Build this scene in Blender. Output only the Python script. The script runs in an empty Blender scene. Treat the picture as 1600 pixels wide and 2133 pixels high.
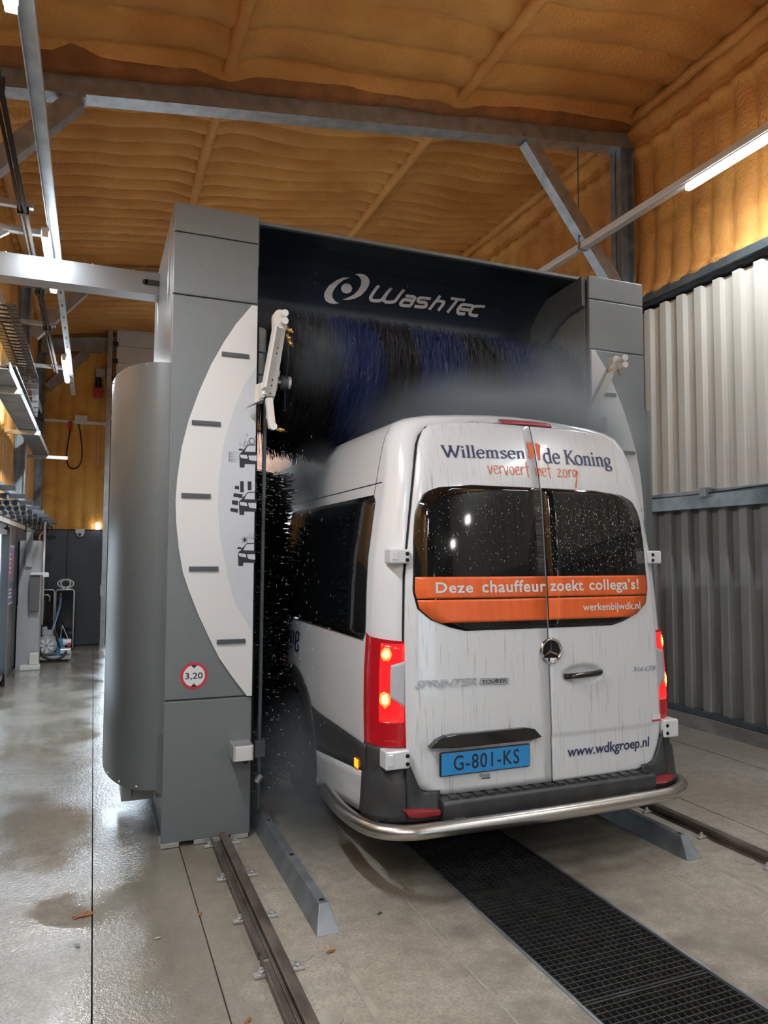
import bpy, bmesh, math, random
import numpy as np
from mathutils import Vector, Matrix, noise as mnoise
from mathutils.geometry import tessellate_polygon

SC = bpy.context.scene
COL = SC.collection
random.seed(7)

# ------------------------------------------------------------------ camera
F_PX, YAW, PITCH, ROLL, CAM_H = 1512.7, 0.37976, 0.061128, 0.0038846, 1.7
cy, sy, cp, sp = math.cos(YAW), math.sin(YAW), math.cos(PITCH), math.sin(PITCH)
fwd = Vector((sy * cp, cy * cp, sp)); rgt = Vector((cy, -sy, 0)); upv = rgt.cross(fwd)
r2 = math.cos(ROLL) * rgt + math.sin(ROLL) * upv; u2 = -math.sin(ROLL) * rgt + math.cos(ROLL) * upv
cd = bpy.data.cameras.new('camera'); cam = bpy.data.objects.new('camera', cd); COL.objects.link(cam)
cd.sensor_fit = 'HORIZONTAL'; cd.sensor_width = 36.0; cd.lens = F_PX / 1600 * 36.0
cd.clip_start = 0.05; cd.clip_end = 200
cam.matrix_world = Matrix(((r2.x, u2.x, -fwd.x, 0), (r2.y, u2.y, -fwd.y, 0), (r2.z, u2.z, -fwd.z, CAM_H), (0, 0, 0, 1)))
SC.camera = cam

# ------------------------------------------------------------------ daylight, exposure
world = bpy.data.worlds.new('overcast_sky'); SC.world = world; world.use_nodes = True
bg = world.node_tree.nodes['Background']
bg.inputs['Color'].default_value = (0.74, 0.87, 1.0, 1); bg.inputs['Strength'].default_value = SKY = 3.2
SC.view_settings.view_transform = 'Standard'; SC.view_settings.look = 'None'
SC.view_settings.exposure = 0.48; SC.view_settings.gamma = 1.0; SC.view_settings.use_curve_mapping = False
LAMP_W = 1.0      # common factor on the watts of every lamp
MIST = True

# ------------------------------------------------------------------ helpers
def tag(o, label=None, cat=None, group=None, kind=None):
    if label: o['label'] = label
    if cat: o['category'] = cat
    if group: o['group'] = group
    if kind: o['kind'] = kind
    return o

def empty(name, loc, label=None, cat=None, group=None, kind=None):
    o = bpy.data.objects.new(name, None); COL.objects.link(o); o.location = loc; o.empty_display_size = .1
    return tag(o, label, cat, group, kind)

def wloc(o):
    v = Vector((0, 0, 0))
    while o is not None:
        v += o.location; o = o.parent
    return v

class MB:
    """collects faces in world coordinates, links them as one mesh object"""
    def __init__(s): s.v = []; s.f = []; s.mi = []; s.cur = 0
    def add(s, vs, fs):
        n = len(s.v); s.v += [tuple(p) for p in vs]
        for f in fs: s.f.append(tuple(i + n for i in f)); s.mi.append(s.cur)
        return s
    def box(s, x0, x1, y0, y1, z0, z1):
        x0, x1 = min(x0, x1), max(x0, x1); y0, y1 = min(y0, y1), max(y0, y1); z0, z1 = min(z0, z1), max(z0, z1)
        return s.add([(x0, y0, z0), (x1, y0, z0), (x1, y1, z0), (x0, y1, z0), (x0, y0, z1), (x1, y0, z1), (x1, y1, z1), (x0, y1, z1)],
                     [(0, 3, 2, 1), (4, 5, 6, 7), (0, 1, 5, 4), (1, 2, 6, 5), (2, 3, 7, 6), (3, 0, 4, 7)])
    def prism(s, poly, a, b, axis='y'):
        """poly in the two other axes (x,z for y; x,y for z; y,z for x), extruded a..b"""
        put = {'y': lambda p, t: (p[0], t, p[1]), 'z': lambda p, t: (p[0], p[1], t), 'x': lambda p, t: (t, p[0], p[1])}[axis]
        n = len(poly); tri = tessellate_polygon([[Vector((p[0], p[1], 0)) for p in poly]])
        vs = [put(p, a) for p in poly] + [put(p, b) for p in poly]
        fs = [tuple(t) for t in tri] + [tuple(i + n for i in reversed(t)) for t in tri]
        fs += [(i, (i + 1) % n, (i + 1) % n + n, i + n) for i in range(n)]
        return s.add(vs, fs)
    def beam(s, p0, p1, w, h, up=(0, 0, 1)):
        p0, p1, up = Vector(p0), Vector(p1), Vector(up); d = (p1 - p0).normalized()
        a = d.cross(up).normalized(); b = a.cross(d)
        vs = [p + a * (w / 2) * i + b * (h / 2) * j for p in (p0, p1) for i, j in ((-1, -1), (1, -1), (1, 1), (-1, 1))]
        return s.add(vs, [(3, 2, 1, 0), (4, 5, 6, 7), (0, 1, 5, 4), (1, 2, 6, 5), (2, 3, 7, 6), (3, 0, 4, 7)])
    def tube(s, pts, r, n=10, caps=True):
        pts = [Vector(p) for p in pts]; m = len(pts); rs = r if isinstance(r, (list, tuple)) else [r] * m
        vs, fs = [], []; prev = None
        for i, p in enumerate(pts):
            d = (pts[min(i + 1, m - 1)] - pts[max(i - 1, 0)]).normalized()
            if prev is None:
                a = d.cross(Vector((0, 0, 1)) if abs(d.z) < .9 else Vector((1, 0, 0))).normalized()
            else:
                a = (prev - d * prev.dot(d)).normalized()
            prev = a; b = d.cross(a)
            for k in range(n):
                t = 2 * math.pi * k / n; vs.append(p + (a * math.cos(t) + b * math.sin(t)) * rs[i])
        for i in range(m - 1):
            for k in range(n):
                fs.append((i * n + k, i * n + (k + 1) % n, (i + 1) * n + (k + 1) % n, (i + 1) * n + k))
        if caps: fs += [tuple(reversed(range(n))), tuple((m - 1) * n + k for k in range(n))]
        return s.add(vs, fs)
    def cyl(s, p0, p1, r, n=16): return s.tube([p0, p1], r, n)
    def grid(s, nu, nv, fn, closed_u=False):
        vs = [fn(i / (nu if closed_u else nu - 1) if nu > 1 else 0, j / (nv - 1)) for j in range(nv) for i in range(nu)]
        fs = []
        for j in range(nv - 1):
            for i in range(nu if closed_u else nu - 1):
                i2 = (i + 1) % nu
                fs.append((j * nu + i, j * nu + i2, (j + 1) * nu + i2, (j + 1) * nu + i))
        return s.add(vs, fs)
    def build(s, name, m, parent=None, smooth=False, bevel=0, solid=0, label=None, cat=None, group=None, kind=None, loc=None, recalc=True, angle=None):
        o0 = wloc(parent) if parent is not None else Vector(loc or (0, 0, 0))
        me = bpy.data.meshes.new(name)
        if s.v:
            A = np.array(s.v, dtype=np.float64) - np.array(o0)
            me.from_pydata(A.tolist(), [], s.f)
        mats = m if isinstance(m, (list, tuple)) else [m]
        for q in mats: me.materials.append(q)
        if len(mats) > 1: me.polygons.foreach_set('material_index', s.mi)
        if recalc:
            b = bmesh.new(); b.from_mesh(me); bmesh.ops.recalc_face_normals(b, faces=b.faces); b.to_mesh(me); b.free()
        if smooth:
            me.polygons.foreach_set('use_smooth', [True] * len(me.polygons))
            if angle: me.set_sharp_from_angle(angle=math.radians(angle))
        o = bpy.data.objects.new(name, me); COL.objects.link(o)
        if parent is not None: o.parent = parent
        elif loc: o.location = loc
        if solid:
            md = o.modifiers.new('thick', 'SOLIDIFY'); md.thickness = abs(solid); md.offset = 1 if solid < 0 else -1
        if bevel:
            md = o.modifiers.new('edge', 'BEVEL'); md.width = bevel; md.segments = 2; md.limit_method = 'ANGLE'; md.angle_limit = .6
        return tag(o, label, cat, group, kind)

def copy_tree(o, d=(0, 0, 0), parent=None):
    c = o.copy(); COL.objects.link(c)
    if parent is not None: c.parent = parent
    else: c.location = Vector(o.location) + Vector(d)
    for ch in o.children: copy_tree(ch, parent=c)
    return c

def shared(o, d, parent):
    """one more alike piece under the same parent, sharing the mesh"""
    c = o.copy(); c.location = Vector(o.location) + Vector(d); COL.objects.link(c); c.parent = parent; return c

def smoothpath(pts, n=6, closed=False):
    P_ = [Vector(p) if len(p) == 3 else Vector((p[0], p[1], 0)) for p in pts]; out = []; m = len(P_)
    for i in range(m - 1):
        a, b, c, d = P_[max(i - 1, 0)], P_[i], P_[i + 1], P_[min(i + 2, m - 1)]
        for k in range(n):
            t = k / n
            out.append(.5 * ((2 * b) + (c - a) * t + (2 * a - 5 * b + 4 * c - d) * t * t + (3 * b - a - 3 * c + d) * t ** 3))
    out.append(P_[-1]); return out

def text2d(s, shear=0, bold=0, spacing=1.0):
    c = bpy.data.curves.new('t', 'FONT'); c.body = s; c.shear = shear; c.offset = bold; c.space_character = spacing; c.resolution_u = 3
    o = bpy.data.objects.new('t', c); COL.objects.link(o)
    dg = bpy.context.evaluated_depsgraph_get(); me = bpy.data.meshes.new_from_object(o.evaluated_get(dg))
    vs = [(v.co.x, v.co.y) for v in me.vertices]; fs = [tuple(p.vertices) for p in me.polygons]
    bpy.data.objects.remove(o); bpy.data.curves.remove(c); bpy.data.meshes.remove(me)
    return vs, fs

def ribbon2d(path, wfn, n=5, curve=True):
    """flat pen stroke along a 2-D path; wfn(dx, dy) = full width for that direction"""
    q = smoothpath(path, n) if curve and len(path) > 2 else [Vector((p[0], p[1], 0)) for p in path]
    vs = []
    for i, p in enumerate(q):
        d = (q[min(i + 1, len(q) - 1)] - q[max(i - 1, 0)]); d.normalize()
        h = wfn(d.x, d.y) / 2; nrm = Vector((-d.y, d.x, 0))
        vs += [(p.x + nrm.x * h, p.y + nrm.y * h), (p.x - nrm.x * h, p.y - nrm.y * h)]
    fs = [(2 * i, 2 * i + 1, 2 * i + 3, 2 * i + 2) for i in range(len(q) - 1)]
    return vs, fs

def merge2d(parts):
    V, F = [], []
    for vs, fs in parts:
        n = len(V); V += vs; F += [tuple(i + n for i in f) for f in fs]
    return V, F

def poly2d(q):
    return [tuple(p) for p in q], [tuple(t) for t in tessellate_polygon([[Vector((p[0], p[1], 0)) for p in q]])]

def disc2d(x, y, r, n=16, ri=0):
    if ri:
        vs = [(x + rr * math.cos(2 * math.pi * k / n), y + rr * math.sin(2 * math.pi * k / n)) for rr in (r, ri) for k in range(n)]
        return vs, [(k, (k + 1) % n, n + (k + 1) % n, n + k) for k in range(n)]
    return [(x + r * math.cos(2 * math.pi * k / n), y + r * math.sin(2 * math.pi * k / n)) for k in range(n)], [tuple(range(n))]

def fit2d(shape, x0, x1, z0, z1, slant=0):
    vs, fs = shape; xs = [v[0] for v in vs]; zs = [v[1] for v in vs]
    a, b, c, d = min(xs), max(xs), min(zs), max(zs)
    return [(x0 + (x - a) / (b - a) * (x1 - x0), z0 + (z - c) / (d - c) * (z1 - z0) + slant * (x - a) / (b - a)) for x, z in vs], fs

def decal(name, shape, fn, m, parent, label=None):
    """flat print: 2-D shape laid on a surface by fn(u, v) -> point"""
    o = MB().add([fn(*v) for v in shape[0]], shape[1]).build(name, m, parent, recalc=False, label=label)
    return o

def nz(x, y=0, z=0): return mnoise.noise(Vector((x, y, z)))

# ------------------------------------------------------------------ materials
MATS = {}
def P(name, col, rough=.5, metal=0., var=0., vs=4., bump=0., bs=40., coat=0., stretch=(1, 1, 1), col2=None, emit=None, es=0., trans=0., alpha=1., spec=.5, rvar=0., bdist=.01, ramp=(.35, .65)):
    m = bpy.data.materials.new(name); m.use_nodes = True; nt = m.node_tree; b = nt.nodes['Principled BSDF']; N = nt.nodes.new; Lk = nt.links.new
    b.inputs['Base Color'].default_value = (*col, 1); b.inputs['Roughness'].default_value = rough; b.inputs['Metallic'].default_value = metal
    b.inputs['Coat Weight'].default_value = coat; b.inputs['Coat Roughness'].default_value = .05; b.inputs['Transmission Weight'].default_value = trans
    b.inputs['Alpha'].default_value = alpha; b.inputs['Specular IOR Level'].default_value = spec
    if emit: b.inputs['Emission Color'].default_value = (*emit, 1); b.inputs['Emission Strength'].default_value = es
    if var or col2 or bump or rvar:
        g = N('ShaderNodeNewGeometry'); mp = N('ShaderNodeMapping'); mp.inputs['Scale'].default_value = stretch; Lk(g.outputs['Position'], mp.inputs['Vector'])
    if var or col2:
        t = N('ShaderNodeTexNoise'); t.inputs['Scale'].default_value = vs; t.inputs['Detail'].default_value = 6; Lk(mp.outputs[0], t.inputs['Vector'])
        r = N('ShaderNodeMapRange'); r.inputs['From Min'].default_value = ramp[0]; r.inputs['From Max'].default_value = ramp[1]; Lk(t.outputs['Fac'], r.inputs['Value'])
        mx = N('ShaderNodeMix'); mx.data_type = 'RGBA'; mx.inputs[6].default_value = (*col, 1)
        mx.inputs[7].default_value = (*(col2 or tuple(c * (1 - var) for c in col)), 1); Lk(r.outputs[0], mx.inputs[0]); Lk(mx.outputs[2], b.inputs['Base Color'])
        if rvar:
            rr = N('ShaderNodeMapRange'); rr.inputs['To Min'].default_value = rough; rr.inputs['To Max'].default_value = max(.03, rough + rvar); Lk(r.outputs[0], rr.inputs['Value']); Lk(rr.outputs[0], b.inputs['Roughness'])
    if bump:
        t2 = N('ShaderNodeTexNoise'); t2.inputs['Scale'].default_value = bs; t2.inputs['Detail'].default_value = 4; Lk(mp.outputs[0], t2.inputs['Vector'])
        bp = N('ShaderNodeBump'); bp.inputs['Strength'].default_value = bump; bp.inputs['Distance'].default_value = bdist; Lk(t2.outputs['Fac'], bp.inputs['Height']); Lk(bp.outputs[0], b.inputs['Normal'])
    MATS[name] = m; return m

foam = P('sprayed_foam', (.66, .335, .085), .75, var=.5, vs=1.1, bump=.8, bs=30, col2=(.50, .215, .045), bdist=.02)
foam_wall = P('sprayed_foam_wall', (.64, .32, .075), .7, vs=1.4, bump=.7, bs=25, col2=(.46, .19, .04), bdist=.02)
foam_lit_m = P('sprayed_foam_lit_end', (.82, .46, .10), .7, vs=1.6, bump=.7, bs=25, col2=(.60, .27, .05), bdist=.02)  # yellower foam, its tone also raised to paint in the bright end-wall light
conduit_dark = P('dark_conduit', (.03, .026, .024), .95, spec=.08)
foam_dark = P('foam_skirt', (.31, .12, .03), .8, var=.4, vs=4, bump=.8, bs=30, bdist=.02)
galv = P('galvanised_steel', (.46, .49, .51), .42, .75, var=.28, vs=9, bump=.05, bs=60)
galv_dull = P('galvanised_steel_dull', (.33, .37, .40), .5, .6, var=.35, vs=6)
alu = P('aluminium', (.72, .72, .71), .35, .7, var=.1, vs=20)
white_metal = P('white_painted_metal', (.74, .74, .73), .4)
offwhite = P('off_white_plastic', (.72, .69, .63), .4)
gantry_grey = P('grey_textured_paint', (.185, .205, .212), .42, var=.12, vs=160, bump=.08, bs=400, bdist=.002)
gantry_side = P('grey_smooth_paint', (.19, .207, .21), .28, coat=.3)
drum_grey = P('grey_cover_paint', (.135, .150, .153), .38)
navy = P('navy_black_paint', (.017, .026, .040), .42)
navy_low = P('slate_back_plate', (.055, .075, .090), .45)
arc_white = P('white_acrylic', (.74, .74, .74), .3, coat=.2)
arc_blue = P('pale_blue_grey_print', (.60, .63, .68), .35)
mark_grey = P('slate_grey_plastic', (.075, .09, .10), .5)
print_black = P('black_print', (.022, .024, .030), .5)
print_silver = P('silver_print', (.90, .92, .97), .4)
print_red = P('red_print', (.62, .04, .06), .5)
print_white = P('white_print', (.80, .80, .80), .45)
print_navy = P('navy_print', (.028, .030, .105), .45)
print_orange = P('orange_print', (.80, .13, .018), .45)
sticker_orange = P('orange_window_film', (.93, .165, .035), .35, var=.12, vs=5, stretch=(6, 1, .6))
plate_blue = P('blue_plate', (.03, .30, .70), .35)
black_plastic = P('black_plastic', (.018, .019, .021), .42, var=.3, vs=30)
bumper_black = P('charcoal_bumper_plastic', (.030, .031, .034), .40, col2=(.055, .055, .056), vs=9, bump=.1, bs=200, bdist=.002)
gloss_black = P('gloss_black_trim', (.008, .008, .009), .12, coat=.5)
dark_gap = P('dark_gap', (.004, .004, .005), .8)
rubber = P('black_rubber', (.012, .012, .012), .7)
van_white = P('white_car_paint', (.76, .79, .82), .22, coat=.6)
van_door = P('white_car_paint_streaked', (.75, .785, .815), .24, coat=.5, col2=(.52, .515, .48), vs=11, stretch=(9, 1, .42), ramp=(.58, .76))
glass_dark = P('tinted_glass', (.006, .006, .006), .045, spec=.6)
side_glass = P('tinted_side_glass', (.005, .006, .007), .05, spec=.6)
steel_polished = P('stainless_steel', (.62, .60, .56), .30, 1.0, bump=.04, bs=8)
badge_silver = P('badge_silver', (.50, .51, .53), .32, .35)
chrome = P('chrome', (.75, .76, .78), .1, 1.0)
lens_red_dark = P('dark_red_lens', (.30, .006, .012), .12, coat=.5, emit=(1, .01, .02), es=.10)
lens_red = P('lit_red_lens', (.75, .01, .015), .12, coat=.5, emit=(1, .012, .012), es=.95)
lens_clear = P('clear_lens', (.52, .55, .60), .1, coat=.5)
bulb = P('lit_bulb', (1, .6, .2), .3, emit=(1, .42, .10), es=4.0)
amber = P('lit_amber_lens', (1, .35, .02), .2, emit=(1, .28, .01), es=1.5)
brake_red = P('red_brake_lens', (.42, .035, .05), .25, coat=.3)
refl_red = P('red_reflector', (.32, .02, .03), .2, coat=.3)
brass = P('brass', (.62, .40, .12), .35, .9)
bristle_black = P('black_bristle', (.0075, .0075, .009), .55, spec=.35)
bristle_blue = P('blue_bristle', (.008, .018, .085), .55, spec=.35)
cladding = P('cream_cladding', (.62, .59, .53), .42, var=.10, vs=3, stretch=(1, 1, .25))
cladding_low = P('grey_wet_cladding', (.36, .36, .345), .34, .15, var=.22, vs=5, stretch=(1, 1, .3))
dark_steel = P('dark_steel_beam', (.10, .12, .135), .45, .4, var=.3, vs=8)
rail_steel = P('rusty_rail_steel', (.21, .175, .145), .45, .45, col2=(.10, .08, .065), vs=12, stretch=(1, .4, 1))
grate_steel = P('grating_steel', (.085, .084, .082), .45, .6, var=.4, vs=14)
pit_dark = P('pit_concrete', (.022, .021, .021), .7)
led_tube = P('lit_led_tube', (1, 1, 1), .3, emit=(1, .98, .92), es=15)
wall_slate = P('slate_wall_panel', (.045, .056, .066), .45, var=.15, vs=3)
frame_black = P('black_window_frame', (.010, .011, .012), .4)
window_glass = P('window_glass', (.55, .75, .95), .08, alpha=.15)
grey_panel = P('light_grey_panel', (.42, .43, .44), .4)
cable_black = P('black_cable', (.012, .012, .013), .5)
hose_blue = P('blue_hose', (.10, .20, .34), .4)
motor_grey = P('motor_grey_paint', (.36, .385, .40), .4)
pump_blue = P('pump_blue_paint', (.06, .22, .42), .4)
red_paint = P('red_paint', (.45, .03, .03), .4)
leaf_brown = P('brown_leaf', (.30, .10, .025), .7)
white_door = P('white_door_panel', (.72, .70, .68), .45, var=.08, vs=5)
bright_strip = P('brick_outside', (.55, .30, .20), .8, var=.3, vs=6)

def concrete(name):
    """worn concrete, soaked and glossy towards the wash-lane side, drier between the rails"""
    m = bpy.data.materials.new(name); m.use_nodes = True; nt = m.node_tree; b = nt.nodes['Principled BSDF']; N = nt.nodes.new; Lk = nt.links.new
    g = N('ShaderNodeNewGeometry'); sx = N('ShaderNodeSeparateXYZ'); Lk(g.outputs['Position'], sx.inputs[0])
    def noise(sc, det=6, st=(1, 1, 1)):
        mp = N('ShaderNodeMapping'); mp.inputs['Scale'].default_value = st; Lk(g.outputs['Position'], mp.inputs['Vector'])
        t = N('ShaderNodeTexNoise'); t.inputs['Scale'].default_value = sc; t.inputs['Detail'].default_value = det; Lk(mp.outputs[0], t.inputs['Vector']); return t.outputs['Fac']
    def rng(v, a, b_, c=0, d=1):
        r = N('ShaderNodeMapRange'); Lk(v, r.inputs['Value']); r.inputs['From Min'].default_value = a; r.inputs['From Max'].default_value = b_
        r.inputs['To Min'].default_value = c; r.inputs['To Max'].default_value = d; return r.outputs[0]
    def mathn(op, a, b_):
        n = N('ShaderNodeMath'); n.operation = op
        for i, v in enumerate((a, b_)):
            if isinstance(v, (int, float)): n.inputs[i].default_value = v
            else: Lk(v, n.inputs[i])
        return n.outputs[0]
    def mix(f, a, b_):
        x = N('ShaderNodeMix'); x.data_type = 'RGBA'; Lk(f, x.inputs[0])
        for i, v in ((6, a), (7, b_)):
            if isinstance(v, tuple): x.inputs[i].default_value = (*v, 1)
            else: Lk(v, x.inputs[i])
        return x.outputs[2]
    blot = rng(noise(1.3), .35, .65); fine = rng(noise(14), .3, .7); grit = rng(noise(70, 5), .40, .62)
    base = mix(blot, (.53, .495, .42), (.41, .37, .30)); base = mix(mathn('MULTIPLY', fine, .6), base, (.24, .22, .18)); base = mix(mathn('MULTIPLY', grit, .40), base, (.17, .155, .13))
    # dark dirt beside the pit
    pit = mathn('ABSOLUTE', mathn('SUBTRACT', sx.outputs[0], 2.09), 0)
    dirt = mathn('MULTIPLY', rng(pit, .95, .32), rng(noise(3.2, 8), .36, .60)); base = mix(mathn('MULTIPLY', dirt, .8), base, (.12, .108, .085))
    # tyre lane soiling / tan stains on the wet side
    tan = rng(noise(.9, 3, (1, .6, 1)), .55, .68)
    wx = rng(mathn('ADD', sx.outputs[0], mathn('MULTIPLY', mathn('SUBTRACT', noise(1.6, 5, (1, .35, 1)), .5), .55)), .50, .22)
    wet2 = mathn('MULTIPLY', rng(sx.outputs[1], 3.6, 6.0), .75)
    wet = mathn('MAXIMUM', wx, wet2)
    damp = mathn('MULTIPLY', rng(mathn('ABSOLUTE', mathn('SUBTRACT', mathn('ADD', sx.outputs[0], mathn('MULTIPLY', mathn('SUBTRACT', noise(1.9, 6), .5), .5)), .48), 0), .30, .16), .62)
    base = mix(damp, base, (.165, .145, .11))
    wetc = mix(mathn('MULTIPLY', tan, .75), base, (.27, .185, .10))
    col = mix(wet, base, mix(mathn('ADD', mathn('MULTIPLY', blot, 0), .42), wetc, (.205, .178, .135))); Lk(col, b.inputs['Base Color'])
    rw = rng(noise(2.2, 5), .38, .62, .045, .24)
    ro = N('ShaderNodeMix'); ro.data_type = 'FLOAT'; Lk(wet, ro.inputs[0]); ro.inputs[2].default_value = .62; Lk(rw, ro.inputs[3]); Lk(ro.outputs[0], b.inputs['Roughness'])
    b.inputs['Specular IOR Level'].default_value = .5; b.inputs['Coat IOR'].default_value = 1.4; b.inputs['Coat Roughness'].default_value = .06
    Lk(mathn('MULTIPLY', wet, rng(noise(1.7, 5), .36, .55, .35, 1)), b.inputs['Coat Weight'])
    h = mathn('ADD', mathn('MULTIPLY', noise(150, 2), .55), mathn('MULTIPLY', noise(48, 3), 1.0))
    bp = N('ShaderNodeBump'); Lk(mathn('ADD', mathn('MULTIPLY', rng(noise(1.1, 4), .40, .60), .75), .12), bp.inputs['Strength']); bp.inputs['Distance'].default_value = .005; Lk(h, bp.inputs['Height']); Lk(bp.outputs[0], b.inputs['Normal']); Lk(bp.outputs[0], b.inputs['Coat Normal'])
    return m
conc = concrete('worn_concrete')
plinth = P('plinth_concrete', (.27, .255, .225), .7, col2=(.17, .16, .14), vs=5, bump=.6, bs=25)

def area_light(name, loc, size, size_y, watts, col=(.85, .935, 1.0), rot=(0, 0, 0), parent=None):
    l = bpy.data.lights.new(name, 'AREA'); l.shape = 'RECTANGLE'; l.size = size; l.size_y = size_y; l.energy = watts * LAMP_W; l.color = col
    o = bpy.data.objects.new(name, l); COL.objects.link(o)
    o.location = Vector(loc) - (wloc(parent) if parent is not None else Vector((0, 0, 0))); o.rotation_euler = rot
    if parent is not None: o.parent = parent
    return o

# ------------------------------------------------------------------ traced flat prints (metres)
LOGO_STROKES=[[(1.969,0.496),(1.938,0.593),(1.936,0.613),(1.954,0.629),(2.009,0.624),(2.036,0.599),(2.075,0.502)],
 [(2.075,0.502),(2.045,0.593),(2.051,0.618),(2.074,0.626),(2.119,0.619),(2.144,0.599),(2.181,0.500)],
 [(2.213,0.553),(2.272,0.552),(2.292,0.560),(2.290,0.581),(2.275,0.627)],
 [(2.288,0.586),(2.214,0.586),(2.194,0.609),(2.192,0.627),(2.213,0.634),(2.279,0.629)],
 [(2.427,0.548),(2.342,0.551),(2.325,0.570),(2.338,0.586),(2.386,0.586),(2.404,0.598),(2.396,0.622),(2.310,0.628)],
 [(2.494,0.504),(2.442,0.639)],
 [(2.465,0.572),(2.494,0.557),(2.533,0.556),(2.549,0.568),(2.522,0.636)],
 [(2.590,0.514),(2.718,0.511)],
 [(2.654,0.517),(2.606,0.641)],
 [(2.808,0.553),(2.722,0.555),(2.699,0.573),(2.690,0.605),(2.697,0.628),(2.720,0.635),(2.764,0.631)],
 [(2.706,0.595),(2.789,0.594)],
 [(2.917,0.544),(2.829,0.555),(2.811,0.574),(2.803,0.609),(2.816,0.631),(2.883,0.632)]]
LOGO_SHAPES=[[(1.728,0.464),(1.678,0.473),(1.635,0.504),(1.589,0.562),(1.566,0.617),(1.568,0.652),(1.587,0.684),(1.617,0.697),(1.653,0.699),(1.694,0.688),(1.663,0.678),(1.635,0.652),(1.627,0.622),(1.634,0.586),(1.654,0.542),(1.685,0.495)],
 [(1.754,0.430),(1.792,0.416),(1.828,0.419),(1.861,0.437),(1.885,0.469),(1.892,0.505),(1.885,0.553),(1.856,0.602),(1.810,0.636),(1.760,0.654),(1.716,0.656),(1.756,0.634),(1.794,0.607),(1.821,0.567),(1.830,0.521),(1.821,0.480),(1.804,0.452),(1.781,0.436)],
 [(1.771,0.559),(1.772,0.572),(1.768,0.585),(1.760,0.595),(1.748,0.602),(1.734,0.605),(1.719,0.604),(1.706,0.599),(1.695,0.590),(1.687,0.578),(1.685,0.565),(1.686,0.553),(1.692,0.540),(1.701,0.529),(1.713,0.523),(1.727,0.522),(1.742,0.526),(1.755,0.534),(1.766,0.547)]]
PICT_BLACK=[[(0.818,2.322),(0.825,2.333),(0.836,2.343),(0.925,2.345),(0.926,2.268),(0.853,2.266),(0.851,2.244),(0.822,2.243)],
 [(0.812,2.354),(0.820,2.361),(0.836,2.360),(0.845,2.354),(0.837,2.349),(0.818,2.348)],
 [(0.836,2.343),(0.846,2.357),(0.853,2.366),(0.862,2.378),(0.867,2.378),(0.858,2.360),(0.850,2.342)],
 [(0.861,2.378),(0.875,2.390),(0.924,2.392),(0.924,2.386),(0.876,2.383),(0.866,2.376)],
 [(0.820,2.029),(0.827,2.040),(0.838,2.049),(0.927,2.049),(0.928,1.973),(0.855,1.973),(0.853,1.951),(0.825,1.950)],
 [(0.814,2.061),(0.823,2.068),(0.838,2.067),(0.847,2.061),(0.839,2.055),(0.821,2.055)],
 [(0.838,2.049),(0.848,2.063),(0.856,2.072),(0.865,2.084),(0.869,2.084),(0.860,2.066),(0.853,2.048)],
 [(0.864,2.084),(0.878,2.095),(0.926,2.096),(0.926,2.090),(0.878,2.089),(0.868,2.082)],
 [(0.819,1.715),(0.826,1.726),(0.837,1.735),(0.925,1.733),(0.926,1.657),(0.853,1.659),(0.852,1.638),(0.823,1.638)],
 [(0.813,1.748),(0.821,1.754),(0.837,1.752),(0.845,1.746),(0.838,1.741),(0.819,1.742)],
 [(0.837,1.735),(0.846,1.748),(0.854,1.757),(0.863,1.768),(0.867,1.769),(0.859,1.751),(0.851,1.734)],
 [(0.862,1.768),(0.876,1.779),(0.924,1.779),(0.924,1.774),(0.876,1.773),(0.866,1.767)],
 [(0.826,2.158),(0.848,2.159),(0.849,2.092),(0.827,2.091)],
 [(0.872,2.159),(0.896,2.160),(0.897,2.106),(0.873,2.105)],
 [(0.920,2.159),(0.927,2.159),(0.928,2.108),(0.921,2.108)],
 [(0.795,2.130),(0.820,2.128),(0.820,2.106),(0.793,2.109)],
 [(0.788,2.084),(0.845,2.078),(0.840,2.069),(0.812,2.059),(0.785,2.062)],
 [(0.779,2.040),(0.817,2.037),(0.813,2.010),(0.777,2.015)],
 [(0.771,1.993),(0.815,1.988),(0.816,1.964),(0.768,1.971)],
 [(0.883,1.799),(0.866,1.796),(0.880,1.777),(0.862,1.792),(0.860,1.774),(0.857,1.792),(0.839,1.777),(0.853,1.796),(0.836,1.798),(0.853,1.801),(0.838,1.820),(0.856,1.805),(0.859,1.823),(0.862,1.805),(0.880,1.820),(0.866,1.801)]]
PICT_WHITE=[[(0.823,2.323),(0.863,2.322),(0.869,2.312),(0.870,2.300),(0.848,2.300),(0.828,2.304),(0.823,2.313)],
 [(0.874,2.320),(0.925,2.323),(0.925,2.288),(0.895,2.290),(0.880,2.294)],
 [(0.826,2.030),(0.865,2.028),(0.871,2.018),(0.872,2.006),(0.850,2.007),(0.830,2.011),(0.826,2.020)],
 [(0.877,2.026),(0.927,2.028),(0.928,1.993),(0.897,1.995),(0.883,2.000)],
 [(0.824,1.716),(0.864,1.713),(0.870,1.703),(0.871,1.691),(0.849,1.693),(0.829,1.698),(0.824,1.707)],
 [(0.875,1.711),(0.925,1.711),(0.926,1.677),(0.895,1.680),(0.881,1.685)]]
PICT_BUBBLES=[(0.863,2.446,0.0084),(0.913,2.436,0.0044),(0.854,2.418,0.0049),(0.823,2.385,0.0066),(0.857,2.393,0.0128),(0.847,2.376,0.0066),(0.877,2.404,0.0080),(0.894,2.412,0.0195),(0.915,2.405,0.0071)]
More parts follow.
